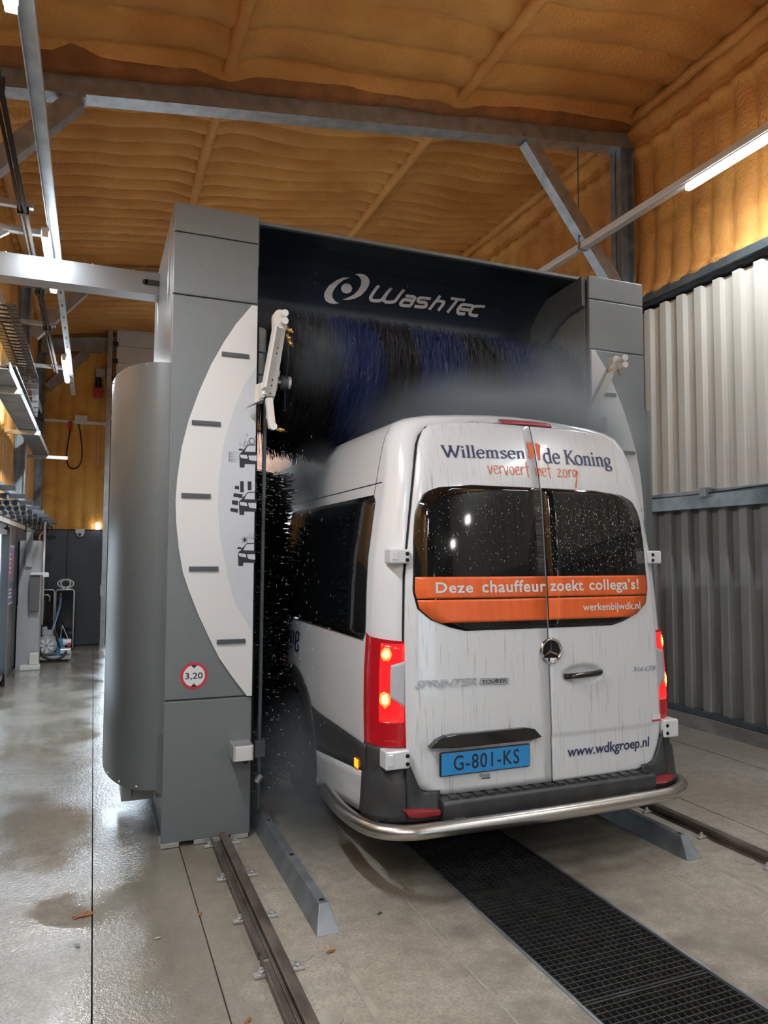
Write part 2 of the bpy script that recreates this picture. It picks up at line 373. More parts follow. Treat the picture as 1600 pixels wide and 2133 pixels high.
PICT_DOTS=[(0.757,2.329,0.0040),(0.757,2.317,0.0040),(0.757,2.305,0.0040),(0.757,2.293,0.0040),(0.758,2.281,0.0040),(0.768,2.331,0.0035),(0.768,2.319,0.0035),(0.768,2.306,0.0035),(0.768,2.293,0.0035),(0.769,2.281,0.0035),(0.779,2.333,0.0031),(0.779,2.320,0.0031),(0.779,2.307,0.0031),(0.779,2.293,0.0031),(0.780,2.280,0.0031),(0.790,2.335,0.0027),(0.790,2.321,0.0027),(0.790,2.307,0.0027),(0.790,2.293,0.0027),(0.791,2.279,0.0027),(0.801,2.337,0.0022),(0.801,2.322,0.0022),(0.801,2.308,0.0022),(0.801,2.293,0.0022),(0.802,2.278,0.0022),(0.812,2.339,0.0018),(0.812,2.324,0.0018),(0.812,2.308,0.0018),(0.812,2.293,0.0018),(0.813,2.278,0.0018),(0.887,1.848,0.0015),(0.887,1.835,0.0022),(0.888,1.822,0.0028),(0.888,1.809,0.0034),(0.899,1.848,0.0015),(0.900,1.835,0.0022),(0.900,1.822,0.0028),(0.900,1.809,0.0034),(0.911,1.848,0.0015),(0.912,1.835,0.0022),(0.912,1.822,0.0028),(0.912,1.809,0.0034),(0.923,1.848,0.0015),(0.924,1.835,0.0022),(0.924,1.822,0.0028),(0.924,1.810,0.0034)]

# ------------------------------------------------------------------ the hall
XL, XR, YB, YF = -1.07, 5.78, 15.0, -6.5
roofz = lambda x: 6.04 + .138 * (x + .18)

# floor: bedding with the pit, slabs on top
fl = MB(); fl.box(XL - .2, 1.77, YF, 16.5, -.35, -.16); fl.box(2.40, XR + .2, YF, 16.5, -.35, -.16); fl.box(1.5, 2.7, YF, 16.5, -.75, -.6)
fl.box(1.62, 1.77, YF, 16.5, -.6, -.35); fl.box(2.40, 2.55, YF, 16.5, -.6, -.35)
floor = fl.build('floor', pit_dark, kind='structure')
for a, b in ((XL - .2, .036), (.042, .508), (.514, 1.765), (2.405, 3.895), (3.905, 5.06), (5.075, XR + .2)):
    MB().box(a, b, YF, 16.5, -.16, 0).build('slab', conc, floor)
caulk = P('pale_joint_filler', (.40, .37, .31), .6, var=.25, vs=10)
MB().box(-8, 14, 16.5, 40, -.16, -.01).build('outdoor_apron', P('pale_outdoor_paving', (.68, .68, .66), .7, var=.15, vs=2), floor)
for a, b, y0, y1, m in ((1.005, 1.035, -1, 3.2, caulk), (3.215, 3.245, -1, 3.22, caulk), (1.478, 1.486, 1, 9, caulk), (2.925, 2.933, 1, 9, caulk)):
    MB().box(a, b, y0, y1, -.01, .002).build('joint_strip', m, floor)
for a in (1.757, 2.401):
    MB().box(a, a + .012, YF, 14, -.06, .004).build('pit_edge_angle', galv_dull, floor)
# round plugs in the concrete beside the rails
for i, (x, y) in enumerate(((.865, 3.11), (.85, 2.66), (3.44, 3.58), (3.45, 3.14), (3.44, 4.02))):
    MB().cyl((x, y, -.01), (x, y, .003), .055, 24).build('concrete_plug', caulk, floor)

# ceiling: sprayed foam on corrugated sheet, ripples across the bays
def ripple(y):
    p = y / .262; k = abs(math.sin(math.pi * p)); return k ** .5
def ceil_fn(u, v):
    x = XL - .1 + (XR - XL + .2) * u; y = YF + (YB + .2 - YF) * v
    w = y + .11 * nz(x * .9, y * .35, 2.) + .03 * nz(x * 3, y * 1.5, 5.)
    bay1 = y < 6.4
    A = (.072 + .025 * nz(x * .8, y * .5, 9)) if bay1 else (.105 + .03 * nz(x * .8, y * .5, 9))
    z = roofz(x) - A * ripple(w * (.62 if bay1 else 1)) - .05 * nz(x * .7, y * .5, 1) - .012 * nz(x * 6, y * 6, 3)
    for px in (1.02, 3.38, 5.75, -1.1):
        z -= .055 * math.exp(-((x - px) / .16) ** 2)
    for ry in (6.5, 11.25):
        z -= .05 * math.exp(-((y - ry) / .14) ** 2)
    return (x, y, z)
ceiling = MB().grid(90, 860, ceil_fn).build('ceiling', foam, smooth=True, kind='structure', recalc=False)
for k, px in enumerate((1.02, 3.38, 5.62, -.98)):
    pts = [(px + .018 * nz(y * 1.3, k), y, roofz(px) - .125 - .016 * nz(y * 2.1, k + 7)) for y in np.arange(YF, YB + .1, .15)]
    MB().tube(pts, [.058 + .014 * nz(p[1] * 2.5, k * 3) for p in pts], 10).build('purlin', foam, ceiling, smooth=True)

# right wall
def foam_right(u, v):
    y = YF + (YB + .2 - YF) * u; z = 4.60 + (roofz(XR) - 4.55) * v
    w = y + .07 * nz(y * .5, z * 1.0, 4.)
    x = XR - .07 - .055 * abs(math.sin(math.pi * w / .27)) ** .55 * (1 if z < 6.45 else .4) - .05 * nz(y * .6, z * .8, 8) - .01 * nz(y * 6, z * 6, 1)
    x -= .07 * math.exp(-((z - 6.62) / .10) ** 2) + .06 * math.exp(-((z - 4.64) / .06) ** 2) + .05 * math.exp(-((z - 6.32) / .05) ** 2)
    return (x, y, z)
wall_r = MB().box(XR, XR + .2, YF, YB + .2, -.1, 7.1).build('wall_right', dark_gap, kind='structure')
MB().grid(620, 70, foam_right).build('foam_layer', foam_wall, wall_r, smooth=True, recalc=False)
def sheet_profile(y0, y1):
    pts = []; per = .243; y = y0
    while y < y1 - .01:
        pts += [(0, y), (0, y + .118), (-.052, y + .136), (-.052, y + .225)]; y += per
    pts.append((0, y)); return pts
def cladding_sheet(y0, n, z0, z1, x, m, name):
    pr = sheet_profile(y0, y0 + .243 * n)
    vs = [(x + a, b, z) for z in (z0, z1) for a, b in pr]; k = len(pr)
    return MB().add(vs, [(i, i + 1, k + i + 1, k + i) for i in range(k - 1)]).build(name, m, wall_r, solid=-.003, recalc=False)
y = YF
while y < 14.5:
    cladding_sheet(y, 4, 2.30, 4.47 + .012 * nz(y * 5), 5.73, cladding, 'cladding_sheet')
    cladding_sheet(y, 4, .17, 2.215, 5.735, cladding_low, 'lower_cladding_sheet')
    y += .972
MB().box(5.62, XR + .02, YF, YB, 4.535, 4.62).box(5.68, XR, YF, YB, 4.50, 4.535).build('wall_beam', dark_steel, wall_r)
MB().box(5.60, XR, YF, YB, 2.215, 2.30).box(5.64, XR, YF, YB, 2.30, 2.375).box(5.588, 5.598, YF, YB, 2.19, 2.325).build('wall_rail', galv_dull, wall_r)
MB().tube([(5.60, yy, 2.34 + .012 * math.sin(yy * 3)) for yy in np.arange(YF, 9, .3)], .008, 6).build('rail_cable', cable_black, wall_r, smooth=True)
MB().box(5.56, 5.66, 5.42, 5.50, 2.30, 2.39).box(5.57, 5.66, 5.40, 5.52, 2.29, 2.31).build('rail_bracket', galv_dull, wall_r)
def plinth_fn(u, v):
    y = YF + (YB - YF) * u
    prof = [(5.60, 0), (5.605, .06), (5.615, .125), (5.64, .135), (5.78, .14)]; t = v * 4; i = min(int(t), 3); f = t - i
    x = prof[i][0] * (1 - f) + prof[i + 1][0] * f; z = prof[i][1] * (1 - f) + prof[i + 1][1] * f
    return (x - .012 * nz(y * 3, z * 9), y, z + .01 * nz(y * 4, 5) * (v > .3))
MB().grid(200, 9, plinth_fn).build('plinth', plinth, wall_r, recalc=False)
MB().box(5.62, 5.74, YF, YB, .135, .18).build('base_flashing', dark_steel, wall_r)

# left wall with a window band, slate panels below, foam above
WY0, WY1, WZ0, WZ1 = 6.9, 10.62, .12, 2.02
wl = MB(); wl.box(XL - .05, XL, YF, WY0, -.1, 2.12).box(XL - .05, XL, WY1, YB + .2, -.1, 2.12).box(XL - .05, XL, WY0, WY1, -.1, WZ0).box(XL - .05, XL, WY0, WY1, WZ1, 2.12).box(XL - .18, XL - .03, YF, YB + .2, 2.12, 7)
wall_l = wl.build('wall_left', wall_slate, kind='structure')
def foam_left(u, v):
    y = YF + (YB + .2 - YF) * u; z = 2.13 + (roofz(XL) - 2.05) * v
    return (XL - .03 + .045 * abs(math.sin(math.pi * (y + .05 * nz(y, z)) / .26)) ** .6 + .05 * nz(y * .6, z * .8, 18) - .0, y, z)
MB().grid(420, 40, foam_left).build('foam_layer', foam_wall, wall_l, smooth=True, recalc=False)
yy = 10.72
while yy < 14.9:
    MB().box(XL - .001, XL + .012, yy, yy + .98, .06, 2.10).build('wall_panel', wall_slate, wall_l, bevel=.003); yy += .99
MB().box(-1.03, -.955, YF, 14.9, 4.345, 4.355).box(-.965, -.955, YF, 14.9, 4.30, 4.42).build('wall_rail', offwhite, wall_l); MB().box(-1.05, -.93, 14.6, 14.8, 4.22, 4.30).build('rail_foot', dark_steel, wall_l)
win = MB()
for yv in (WY0, 8.14, 9.38, WY1 - .06): win.box(XL - .04, XL + .055, yv, yv + .10, WZ0 - .1, WZ1 + .04)
win.box(XL - .04, XL + .03, WY0, WY1, WZ0, WZ0 + .06).box(XL - .04, XL + .03, WY0, WY1, WZ1 - .06, WZ1)
window = win.build('window_1', frame_black, kind='structure')
for k in range(3):
    MB().box(XL - .03, XL - .022, WY0 + .05 + 1.24 * k, WY0 + 1.24 + 1.24 * k, WZ0 + .06, WZ1 - .06).build('pane', window_glass, window)
MB().box(XL + .001, XL + .05, 6.4, YB, 2.10, 2.16).build('trim_1', alu, kind='structure')

# back wall round the exit
OX0, OX1, OZ = .27, 3.88, 4.30
wb = MB(); wb.box(XL - .2, OX0, YB, YB + .2, -.1, 7).box(OX1, XR + .2, YB, YB + .2, -.1, 7).box(OX0, OX1, YB, YB + .2, OZ, 7)
wall_b = wb.build('wall_back', wall_slate, kind='structure')
def foam_back(x0, x1, z0, z1):
    def fn(u, v):
        x = x0 + (x1 - x0) * u; z = z0 + (z1 - z0) * v
        yy = YB - .03 - .045 * abs(math.sin(math.pi * (x + .03 * nz(x * 2, z * 2, 3)) / .235)) ** .5 - .035 * nz(x * 1.3, z * 1.3, 6) - .012 * nz(x * 7, z * 7, 2)
        return (x, yy, z)
    return fn
for a in ((XL, OX0 - .06, 2.19, 6.1), (OX1 + .06, XR, .2, 7.0), (OX0 - .06, OX1 + .06, OZ + .02, 6.8)):
    MB().grid(int((a[1] - a[0]) * 40), int((a[3] - a[2]) * 18), foam_back(*a)).build('foam_layer', foam_lit_m, wall_b, smooth=True, recalc=False)
MB().box(XL, -.47, YB - .05, YB, 0, 2.18).build('wall_panel', wall_slate, wall_b, bevel=.004)
door = MB().box(-.46, .20, YB - .055, YB - .005, .02, 2.17).build('door_1', wall_slate, kind='structure', bevel=.004)
MB().box(.135, .165, YB - .10, YB - .055, .95, 1.14).box(.14, .16, YB - .12, YB - .10, .92, .98).build('door_handle', alu, door, bevel=.004)
MB().box(.21, .235, YB - .09, YB - .02, 0, 2.2).build('door_frame', offwhite, door)

# steel portal frames: rafter, two posts, knee braces
def portal(yf, label, right=True):
    zb = lambda x: 5.595 + .138 * (x + .18)
    t = empty('steel_frame', (XR - .3, yf, 0), label, 'steel frame', 'galvanised portal frames of the hall')
    m = MB()
    x0, x1 = XL + .05, XR - .08
    for (h0, h1, w) in ((0, .014, .17), (.014, .25, .012), (.25, .264, .17)):
        a = [(x0, yf + .08 - w / 2, zb(x0) + h0), (x1, yf + .08 - w / 2, zb(x1) + h0), (x1, yf + .08 + w / 2, zb(x1) + h0), (x0, yf + .08 + w / 2, zb(x0) + h0)]
        a += [(p[0], p[1], p[2] + h1 - h0) for p in a]
        m.add(a, [(0, 3, 2, 1), (4, 5, 6, 7), (0, 1, 5, 4), (1, 2, 6, 5), (2, 3, 7, 6), (3, 0, 4, 7)])
    m.build('rafter', galv, t)
    for xa, xb, top in ((5.46, 5.64, 6.38), (-1.06, -.92, 5.5)):
        z0 = 0 if xa > 0 else 2.42
        p = MB(); p.box(xa, xa + .014, yf, yf + .18, z0, top).box(xb - .014, xb, yf, yf + .18, z0, top).box(xa, xb, yf + .084, yf + .096, z0, top); p.build('post', galv_dull, t)
    for (xa, za), (xb, zb_) in (((4.27, 6.22), (5.46, 4.72)), ((-.23, 5.58), (-.88, 4.83))):
        b = MB(); b.beam((xa, yf + .085, za), (xb, yf + .085, zb_), .15, .13, (0, 1, 0))
        b.build('knee_brace', galv, t)
        g = MB().box(xa - .07, xa + .07, yf + .0, yf + .15, za - .005, za + .03 + .138 * .1); g.build('gusset_plate', galv, t)
    return t
fr = portal(6.45, 'galvanised steel rafter and posts crossing the orange ceiling in front of the grey wash machine')
portal(11.25, 'galvanised steel rafter with knee brace seen beyond the pale cable arm')
portal(14.78, 'dull steel rafter close to the orange end wall above the red motor')
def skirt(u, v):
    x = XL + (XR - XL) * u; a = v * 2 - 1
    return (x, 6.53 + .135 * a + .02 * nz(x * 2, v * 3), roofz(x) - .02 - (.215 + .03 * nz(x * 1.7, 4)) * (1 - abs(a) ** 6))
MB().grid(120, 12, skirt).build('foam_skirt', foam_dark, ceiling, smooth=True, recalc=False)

# exit: sectional door run up above the opening, tracks at its sides
t = empty('sectional_door', (OX0, 14.66, 0), 'white sectional door raised above the exit opening, black hinges along its edge', 'overhead door')
for k in range(5):
    MB().box(OX0 + .04, OX1 - .02, 14.69, 14.73, 4.40 + .335 * k, 4.73 + .335 * k).build('panel', white_door, t, bevel=.006)
for k in range(6):
    MB().box(OX0 - .03, OX0 + .07, 14.63, 14.69, 4.37 + .335 * k, 4.45 + .335 * k).build('hinge', black_plastic, t, bevel=.004)
MB().box(OX0 - .12, OX0 - .05, 14.61, 14.69, 0, 6.75).build('track', galv, t); MB().box(OX0 - .05, OX0 - .035, 14.69, 14.75, 0, 6.4).build('track_angle', alu, t)
MB().box(OX1 + .0, OX1 + .09, 14.61, 14.69, 0, 6.75).build('track', galv, t)
MB().box(OX0, OX1, 14.62, 14.74, 6.10, 6.18).build('top_rail', black_plastic, t)
# what stands outside the exit
# front wall behind the viewpoint, with a glazed entrance
wf = MB(); wf.box(XL - .2, 3.9, YF - .2, YF, -.1, 7).box(5.0, XR + .2, YF - .2, YF, -.1, 7.1).box(3.9, 5.0, YF - .2, YF, 2.75, 7)
wf.build('wall_front', P('dark_front_wall', (.05, .052, .055), .7), kind='structure')
t = MB().box(3.2, 9, 19, 22, 0, 8).build('building_outside', bright_strip, label='brick building outside beyond the exit opening', cat='building', kind='thing')

# ------------------------------------------------------------------ wash gantry
GX0, GX1, GX2, GX3, GY0, GY1, GZ = .405, .922, 3.470, 3.985, 4.49, 5.92, 3.86
gantry = empty('wash_gantry', (2.19, 4.49, 0), 'grey drive-through wash gantry with two columns straddling the white van', 'car wash')
exec_traced = None
ARC = [(.883, 3.271), (.785, 3.139), (.714, 3.019), (.637, 2.865), (.570, 2.695), (.513, 2.52), (.474, 2.349), (.452, 2.162), (.445, 2.03), (.451, 1.899), (.469, 1.743), (.497, 1.595), (.533, 1.49), (.593, 1.342), (.646, 1.228), (.718, 1.085), (.799, .967), (.889, .849)]
INNER = [(.917, 2.884), (.845, 2.766), (.793, 2.632), (.75, 2.501), (.717, 2.354), (.698, 2.173), (.694, 1.994), (.709, 1.816), (.747, 1.638), (.785, 1.478), (.81, 1.408), (.864, 1.318), (.917, 1.236)]
TICKS = [(.7, .866, 2.940), (.529, .70, 2.503), (.477, .648, 2.060), (.53, .702, 1.623), (.701, .872, 1.184)]
MX = lambda x: GX0 + GX3 - x
def column(side):
    f = (lambda x: x) if side == 'l' else MX
    xa, xb = sorted((f(GX0), f(GX1)))
    c = MB().box(xa + .012, xb - .004, GY0 + .012, GY1, .04, GZ - .012).build('column', gantry_side, gantry, bevel=.01)
    for z0, z1 in ((.030, .843), (.851, 3.284), (3.291, 3.674), (3.681, GZ)):
        MB().box(xa, xb, GY0 - .012, GY0 + .011, z0, z1).build('front_panel', gantry_grey, c, bevel=.006)
    # side sheets with folded vertical edges
    xs = xa if side == 'l' else xb; sg = -1 if side == 'l' else 1
    for y0, y1 in ((GY0 + .02, GY0 + .10), (GY0 + .105, GY0 + .30), (GY0 + .305, GY1 - .31), (GY1 - .305, GY1 - .01)):
        MB().box(xs + .012 * -sg, xs + sg * .004, y0, y1, .28, GZ - .015).build('side_sheet', gantry_side, c, bevel=.004)
    xi = xb if side == 'l' else xa
    for k in range(4):
        MB().box(xi + sg * .004, xi - sg * .010, GY0 + .03 + .085 * k, GY0 + .108 + .085 * k, 2.2, GZ - .015).build('inner_sheet', gantry_side, c, bevel=.004)
    q = [(f(x), z) for x, z in ARC] + [(f(GX1 - .003), .849), (f(GX1 - .003), 3.271)]
    MB().prism(q, GY0 - .030, GY0 - .013).build('arc_panel', arc_white, c, bevel=.002, label='white arc shaped panel')
    q = [(f(x), z) for x, z in INNER] + []
    s2, _ = poly2d(q), 0
    decal('printed_field', s2, lambda x, z: (x, GY0 - .0312, z), arc_blue, c, 'pale blue grey printed field')
    for x0, x1, z in TICKS:
        a, b = sorted((f(x0), f(x1)))
        MB().box(a, b, GY0 - .043, GY0 - .030, z - .013, z + .013).build('tick_mark', mark_grey, c, bevel=.002)
    # adjustable feet plates
    for a, b in ((.405, .508), (.592, .757), (.806, .912)):
        a, b = sorted((f(a), f(b))); MB().box(a, b, GY0 - .01, GY0 + .12, .004, .032).build('foot_plate', alu, c, bevel=.002)
    MB().box(min(f(.42), f(.90)), max(f(.42), f(.90)), GY0 + .06, GY1 - .1, .0, .05).build('running_gear', dark_steel, c)
    return c
colL = column('l'); colR = column('r')
at_front = lambda d: (lambda x, z: (x, GY0 - .031 - d, z))
for lo, hi, lab in ((2.18, 2.6, 'car with foam bubbles pictogram'), (1.90, 2.18, 'car between brushes pictogram'), (1.5, 1.90, 'car with sparkle pictogram')):
    inr = lambda q: lo < sum(p[1] for p in q) / len(q) <= hi
    blk = merge2d([poly2d(q) for q in PICT_BLACK if inr(q)] + [disc2d(x, z, r, 18, r * .80) for x, z, r in PICT_BUBBLES if lo < z <= hi] + [disc2d(x, z, r, 8) for x, z, r in PICT_DOTS if lo < z <= hi])
    decal('pictogram', blk, at_front(.0012), print_black, colL, lab)
for q in PICT_WHITE: decal('pictogram_highlight', poly2d(q), at_front(.0018), arc_blue, colL)
# height limit sign
sc = (.574, .987)
decal('height_sign', disc2d(*sc, .080, 40), lambda x, z: (x, GY0 - .0135, z), print_red, colL, 'round red bordered height limit sign')
decal('height_sign_face', disc2d(*sc, .063, 40), lambda x, z: (x, GY0 - .0142, z), print_white, colL)
tri = [poly2d([(sc[0] - .020, sc[1] + s * .064), (sc[0] + .020, sc[1] + s * .064), (sc[0], sc[1] + s * .044)]) for s in (1, -1)]
for q_ in tri: decal('height_sign_arrow', q_, lambda x, z: (x, GY0 - .0149, z), print_black, colL)
decal('height_sign_text', merge2d([fit2d(text2d('3,20', bold=.012), sc[0] - .051, sc[0] + .051, sc[1] - .024, sc[1] + .019)]), lambda x, z: (x, GY0 - .0149, z), print_black, colL)
# sensor box low on the column
sb = MB().box(.787, .907, 4.33, 4.478, .498, .588).build('sensor_box', alu, gantry, bevel=.004, label='small brushed metal sensor box')
MB().box(.80, .895, 4.322, 4.33, .503, .583).build('cover', white_metal, sb, bevel=.002)
MB().tube(smoothpath([(.86, 4.38, .50), (.862, 4.38, .478), (.885, 4.40, .472), (.90, 4.45, .50)], 5), .005, 6).build('cable', cable_black, sb, smooth=True)
# side cover: tall half-round drum on the outer face of the near column
for f, c in ((lambda x: x, colL), (MX, colR)):
    m = MB(); n = 26; z0, z1 = .33, 2.87
    pr = [(GX0 - .315 * abs(math.sin(math.pi * k / n)) ** .8, 5.26 - .74 * math.cos(math.pi * k / n)) for k in range(n + 1)]
    vs = [(f(x), y, z) for z in (z0, z1) for x, y in pr]
    m.add(vs, [(i, i + 1, n + 2 + i, n + 1 + i) for i in range(n)] + [tuple(range(n + 1)), tuple(range(2 * n + 1, n, -1))])
    d = m.build('side_cover', drum_grey, gantry, smooth=True, angle=40)
    for zz in (z1 - .012, z0 + .02):
        b = MB()
        for k in range(3, n - 2, 3):
            x, y = pr[k]; b.cyl((f(x - .004), y, zz), (f(x + .006), y, zz), .006, 8)
        b.build('rivets', alu, d, kind='stuff')
    MB().add([(f(GX0), 4.50, .30), (f(GX0 - .10), 4.58, .36), (f(GX0 - .10), 4.58, .60), (f(GX0), 4.50, .66), (f(GX0), 4.80, .30), (f(GX0 - .13), 4.80, .36), (f(GX0 - .13), 4.80, .60), (f(GX0), 4.80, .66)],
        [(0, 1, 2, 3), (4, 7, 6, 5), (0, 4, 5, 1), (3, 2, 6, 7), (1, 5, 6, 2)]).build('cover_fin', drum_grey, gantry)
    MB().box(f(GX0), f(GX0 - .20), 5.05, 5.55, .12, .22).box(f(GX0 - .14), f(GX0 - .20), 5.0, 5.05, .14, .34).build('lower_bracket', white_metal, gantry, bevel=.004)
    MB().box(f(GX0 - .16), f(GX0 - .11), 5.0, 5.06, 2.87, 2.93).box(f(GX0 - .11), f(GX0), 5.0, 5.12, 2.86, 2.90).build('cover_bracket', white_metal, gantry, bevel=.004)

# header with a scooped soffit
SCOOP = [(4.58, 3.84), (4.78, 3.85), (4.97, 3.82), (5.105, 3.741), (5.184, 3.653), (5.223, 3.587), (5.23, 3.50)]
def scoop(s, off=0):
    for (y0, z0), (y1, z1) in zip(SCOOP, SCOOP[1:]):
        L = math.hypot(y1 - y0, z1 - z0)
        if s <= L or (y1, z1) == SCOOP[-1]:
            t = s / L; ny, nzz = (z1 - z0) / L, -(y1 - y0) / L
            return (y0 + (y1 - y0) * t + off * ny, z0 + (z1 - z0) * t + off * nzz)
        s -= L
hd = MB(); pr = [scoop(s) for s in np.linspace(0, .83, 30)]
vs = [(x, y, z) for x in (GX1, GX2) for y, z in pr]; hd.add(vs, [(i, i + 1, 30 + i + 1, 30 + i) for i in range(29)])
hd.box(GX1, GX2, 5.25, 5.85, 3.50, 3.87)
header = hd.build('header', navy, gantry, smooth=True, angle=30, recalc=False)
MB().box(GX1, GX2, 4.555, 4.60, 3.845, 3.868).box(GX1, GX2, 4.60, 5.85, 3.858, 3.872).build('header_lip', gantry_grey, header, bevel=.003)
MB().box(GX1, GX2, 5.22, 5.26, 3.0, 3.50).build('back_plate', navy_low, header)
MB().box(GX1 + .002, GX1 + .014, 4.52, 4.66, 3.55, 3.84).build('end_bracket', gantry_grey, header)
MB().prism([(4.50, 3.85), (4.50, 3.62), (4.70, 3.60), (4.88, 3.54), (5.0, 3.46), (5.2, 3.45), (5.2, 3.70), (5.0, 3.82)], GX2 - .05, GX2 - .02, 'x').build('end_plate', mark_grey, header)
on_scoop = lambda x, s: (x,) + scoop(s, .004)
def logo_w(dx, dy): return .027
shp = merge2d([ribbon2d(q, logo_w, 4) for q in LOGO_STROKES])
decal('lettering', shp, on_scoop, print_silver, header, 'silver WashTec lettering')
decal('swirl_emblem', merge2d([poly2d(q) for q in LOGO_SHAPES]), on_scoop, print_silver, header, 'silver swirl emblem with dot')

# brushes ------------------------------------------------------------
def bristles(x0, x1, n, rmin, rmax, lag=1.0, w=.011, axis='x', c=(0, 5.0, 2.93), seed=0, hang=0.):
    rnd = random.Random(seed); vs, fs = [], []
    for k in range(n):
        a = rnd.uniform(0, 2 * math.pi); s = rnd.uniform(x0, x1); R = rnd.uniform(rmin, rmax); base = len(vs); dx = rnd.uniform(-.03, .03); lg = lag * rnd.uniform(.5, 1.3)
        tw = rnd.uniform(-.6, .6); ww = w * rnd.uniform(.6, 1.3)
        for i in range(7):
            t = i / 6; r = .10 + (R - .10) * t; aa = a - lg * t * t
            p = Vector((s + dx * t, c[1] + r * math.cos(aa), c[2] + r * math.sin(aa) - hang * t * t * abs(math.cos(aa))))
            off = Vector((ww / 2 * math.cos(tw), -ww / 2 * math.sin(tw) * math.sin(aa), ww / 2 * math.sin(tw) * math.cos(aa))) * (1 - .35 * t)
            for e in (p - off, p + off):
                vs.append(tuple(e) if axis == 'x' else (c[0] + (e.y - c[1]), c[1] + (e.z - c[2]), e.x))
        fs += [(base + 2 * i, base + 2 * i + 1, base + 2 * i + 3, base + 2 * i + 2) for i in range(6)]
    return vs, fs
TBC = (0, 5.0, 2.92)
tb = MB().cyl((1.10, TBC[1], TBC[2]), (3.46, TBC[1], TBC[2]), .11, 24).build('top_brush', bristle_black, gantry, label='horizontal roller brush of black and dark blue bristles')
edges = (1.17, 1.47, 1.81, 2.08, 2.47, 2.77, 3.14, 3.44)
for k in range(7):
    x0, x1 = edges[k], edges[k + 1]; col = bristle_blue if k % 2 else bristle_black
    vs, fs = bristles(x0 - .02, x1 + .02, int(13000 * (x1 - x0)), .45, .545, c=TBC, seed=k, hang=.05, w=.0055)
    nb = int((x1 - x0) / .008)
    def core(u, v, x0=x0, x1=x1):
        a = 2 * math.pi * v; x = x0 + (x1 - x0) * u; r = .455 + .022 * nz(x * 60, a * .8, 3) + .02 * nz(x * 9, a * 2, 8)
        if u in (0, 1) and k in (0, 6) and (u == 0) == (k == 0): r *= .55
        return (x, TBC[1] + r * math.cos(a), TBC[2] + r * math.sin(a))
    MB().add(vs, fs).grid(nb, 60, core).build('bristle_band', col, tb, recalc=False, kind='stuff', label='dark blue bristle band' if k % 2 else 'black bristle band')
for sx, cc in ((1.06, 0), (3.40, 1)):
    s = MB().cyl((sx, 5.35, .05), (sx, 5.35, 2.30), .19, 24).build('side_brush', bristle_black, gantry, label='upright black side brush')
    vs, fs = bristles(.10, 2.30, 9000, .24, .35, axis='z', c=(sx, 5.35, 0), seed=20 + cc, w=.011, hang=0)
    # axis z: local ring lies in x-y
    MB().add(vs, fs).build('bristle_band', bristle_black, s, recalc=False, kind='stuff')
# splash curtain rod and near-black strip painting the shaded gap beside the near column
MB().box(.926, .95, 4.56, 4.60, .03, 3.2).build('gap_shade', dark_gap, gantry)
MB().beam((1.005, 4.60, 2.70), (.985, 4.55, .14), .022, .03, (0, 1, 0)).build('guide_rod', dark_steel, gantry, bevel=.004)
MB().box(.955, 1.02, 4.52, 4.56, .46, .56).build('rod_bracket', dark_steel, gantry, bevel=.003)
MB().cyl((.96, 4.5, .32), (.99, 4.5, .36), .02, 10).build('hose_joint', alu, gantry)

# nozzle arms --------------------------------------------------------
def nozzle(base, d, m=brass):
    o = MB(); p = Vector(base); d = Vector(d).normalized()
    return o.tube([p, p + d * .018, p + d * .02, p + d * .03, p + d * .032, p + d * .048], [.010, .010, .014, .014, .008, .007], 8)
arm = MB().beam((1.020, 4.30, 3.10), (.957, 4.30, 2.665), .075, .055, (0, 1, 0)).build('nozzle_arm', alu, gantry, bevel=.004, label='upper pivoting arm carrying spray nozzles')
MB().beam((.986, 4.265, 3.10), (.921, 4.265, 2.70), .012, .10, (0, 1, 0)).build('arm_rib', white_metal, arm)
head = MB(); head.prism([(1.021 + .042 * math.cos(a), 3.158 + .042 * math.sin(a)) for a in np.linspace(0, math.pi, 12)] + [(.981, 3.085), (1.062, 3.085)], 4.268, 4.335)
hp = head.build('pipe_head', offwhite, arm, bevel=.004)
for dx, dz in ((1.036, 3.165), (1.036, 3.118)):
    MB().cyl((dx, 4.215, dz), (dx, 4.275, dz), .0215, 20).build('end_cap', white_metal, arm, smooth=True, angle=40)
for b_, d_ in (((1.055, 4.25, 3.085), (.8, -.2, -.6)), ((1.062, 4.26, 3.05), (.5, 0, -1)), ((1.075, 4.28, 3.02), (.6, .2, -.7))):
    nozzle(b_, d_).build('nozzle', brass, arm, smooth=True)
for t_ in (.32, .40, .56, .60, .78, .86, .97):
    x = 1.025 + (.957 - 1.020) * t_; z = 3.10 + (2.665 - 3.10) * t_
    MB().cyl((x, 4.265, z), (x, 4.274, z), .0042, 8).build('hole', black_plastic if t_ not in (.56, .60) else white_metal, arm)
low = MB().beam((.962, 4.30, 2.655), (.984, 4.30, 2.47), .042, .04, (0, 1, 0)).build('lower_arm', offwhite, gantry, bevel=.004)
MB().cyl((.984, 4.255, 2.478), (.984, 4.285, 2.478), .022, 20).build('end_cap', white_metal, low, smooth=True, angle=40)
nozzle((1.005, 4.27, 2.463), (1, -.1, -.1)).build('nozzle', brass, low, smooth=True)
MB().add([(.90, 4.42, 2.755), (.932, 4.34, 2.76), (.932, 4.34, 2.66), (.90, 4.42, 2.64)], [(0, 1, 2, 3)]).box(.915, .935, 4.29, 4.42, 2.655, 2.745).build('hinge_plate', offwhite, gantry, bevel=.002)
MB().add([(.928, 4.30, 2.645), (.928, 4.42, 2.645), (.845, 4.40, 2.60), (.845, 4.30, 2.60)], [(0, 1, 2, 3)]).build('splash_tab', alu, gantry, solid=.004)
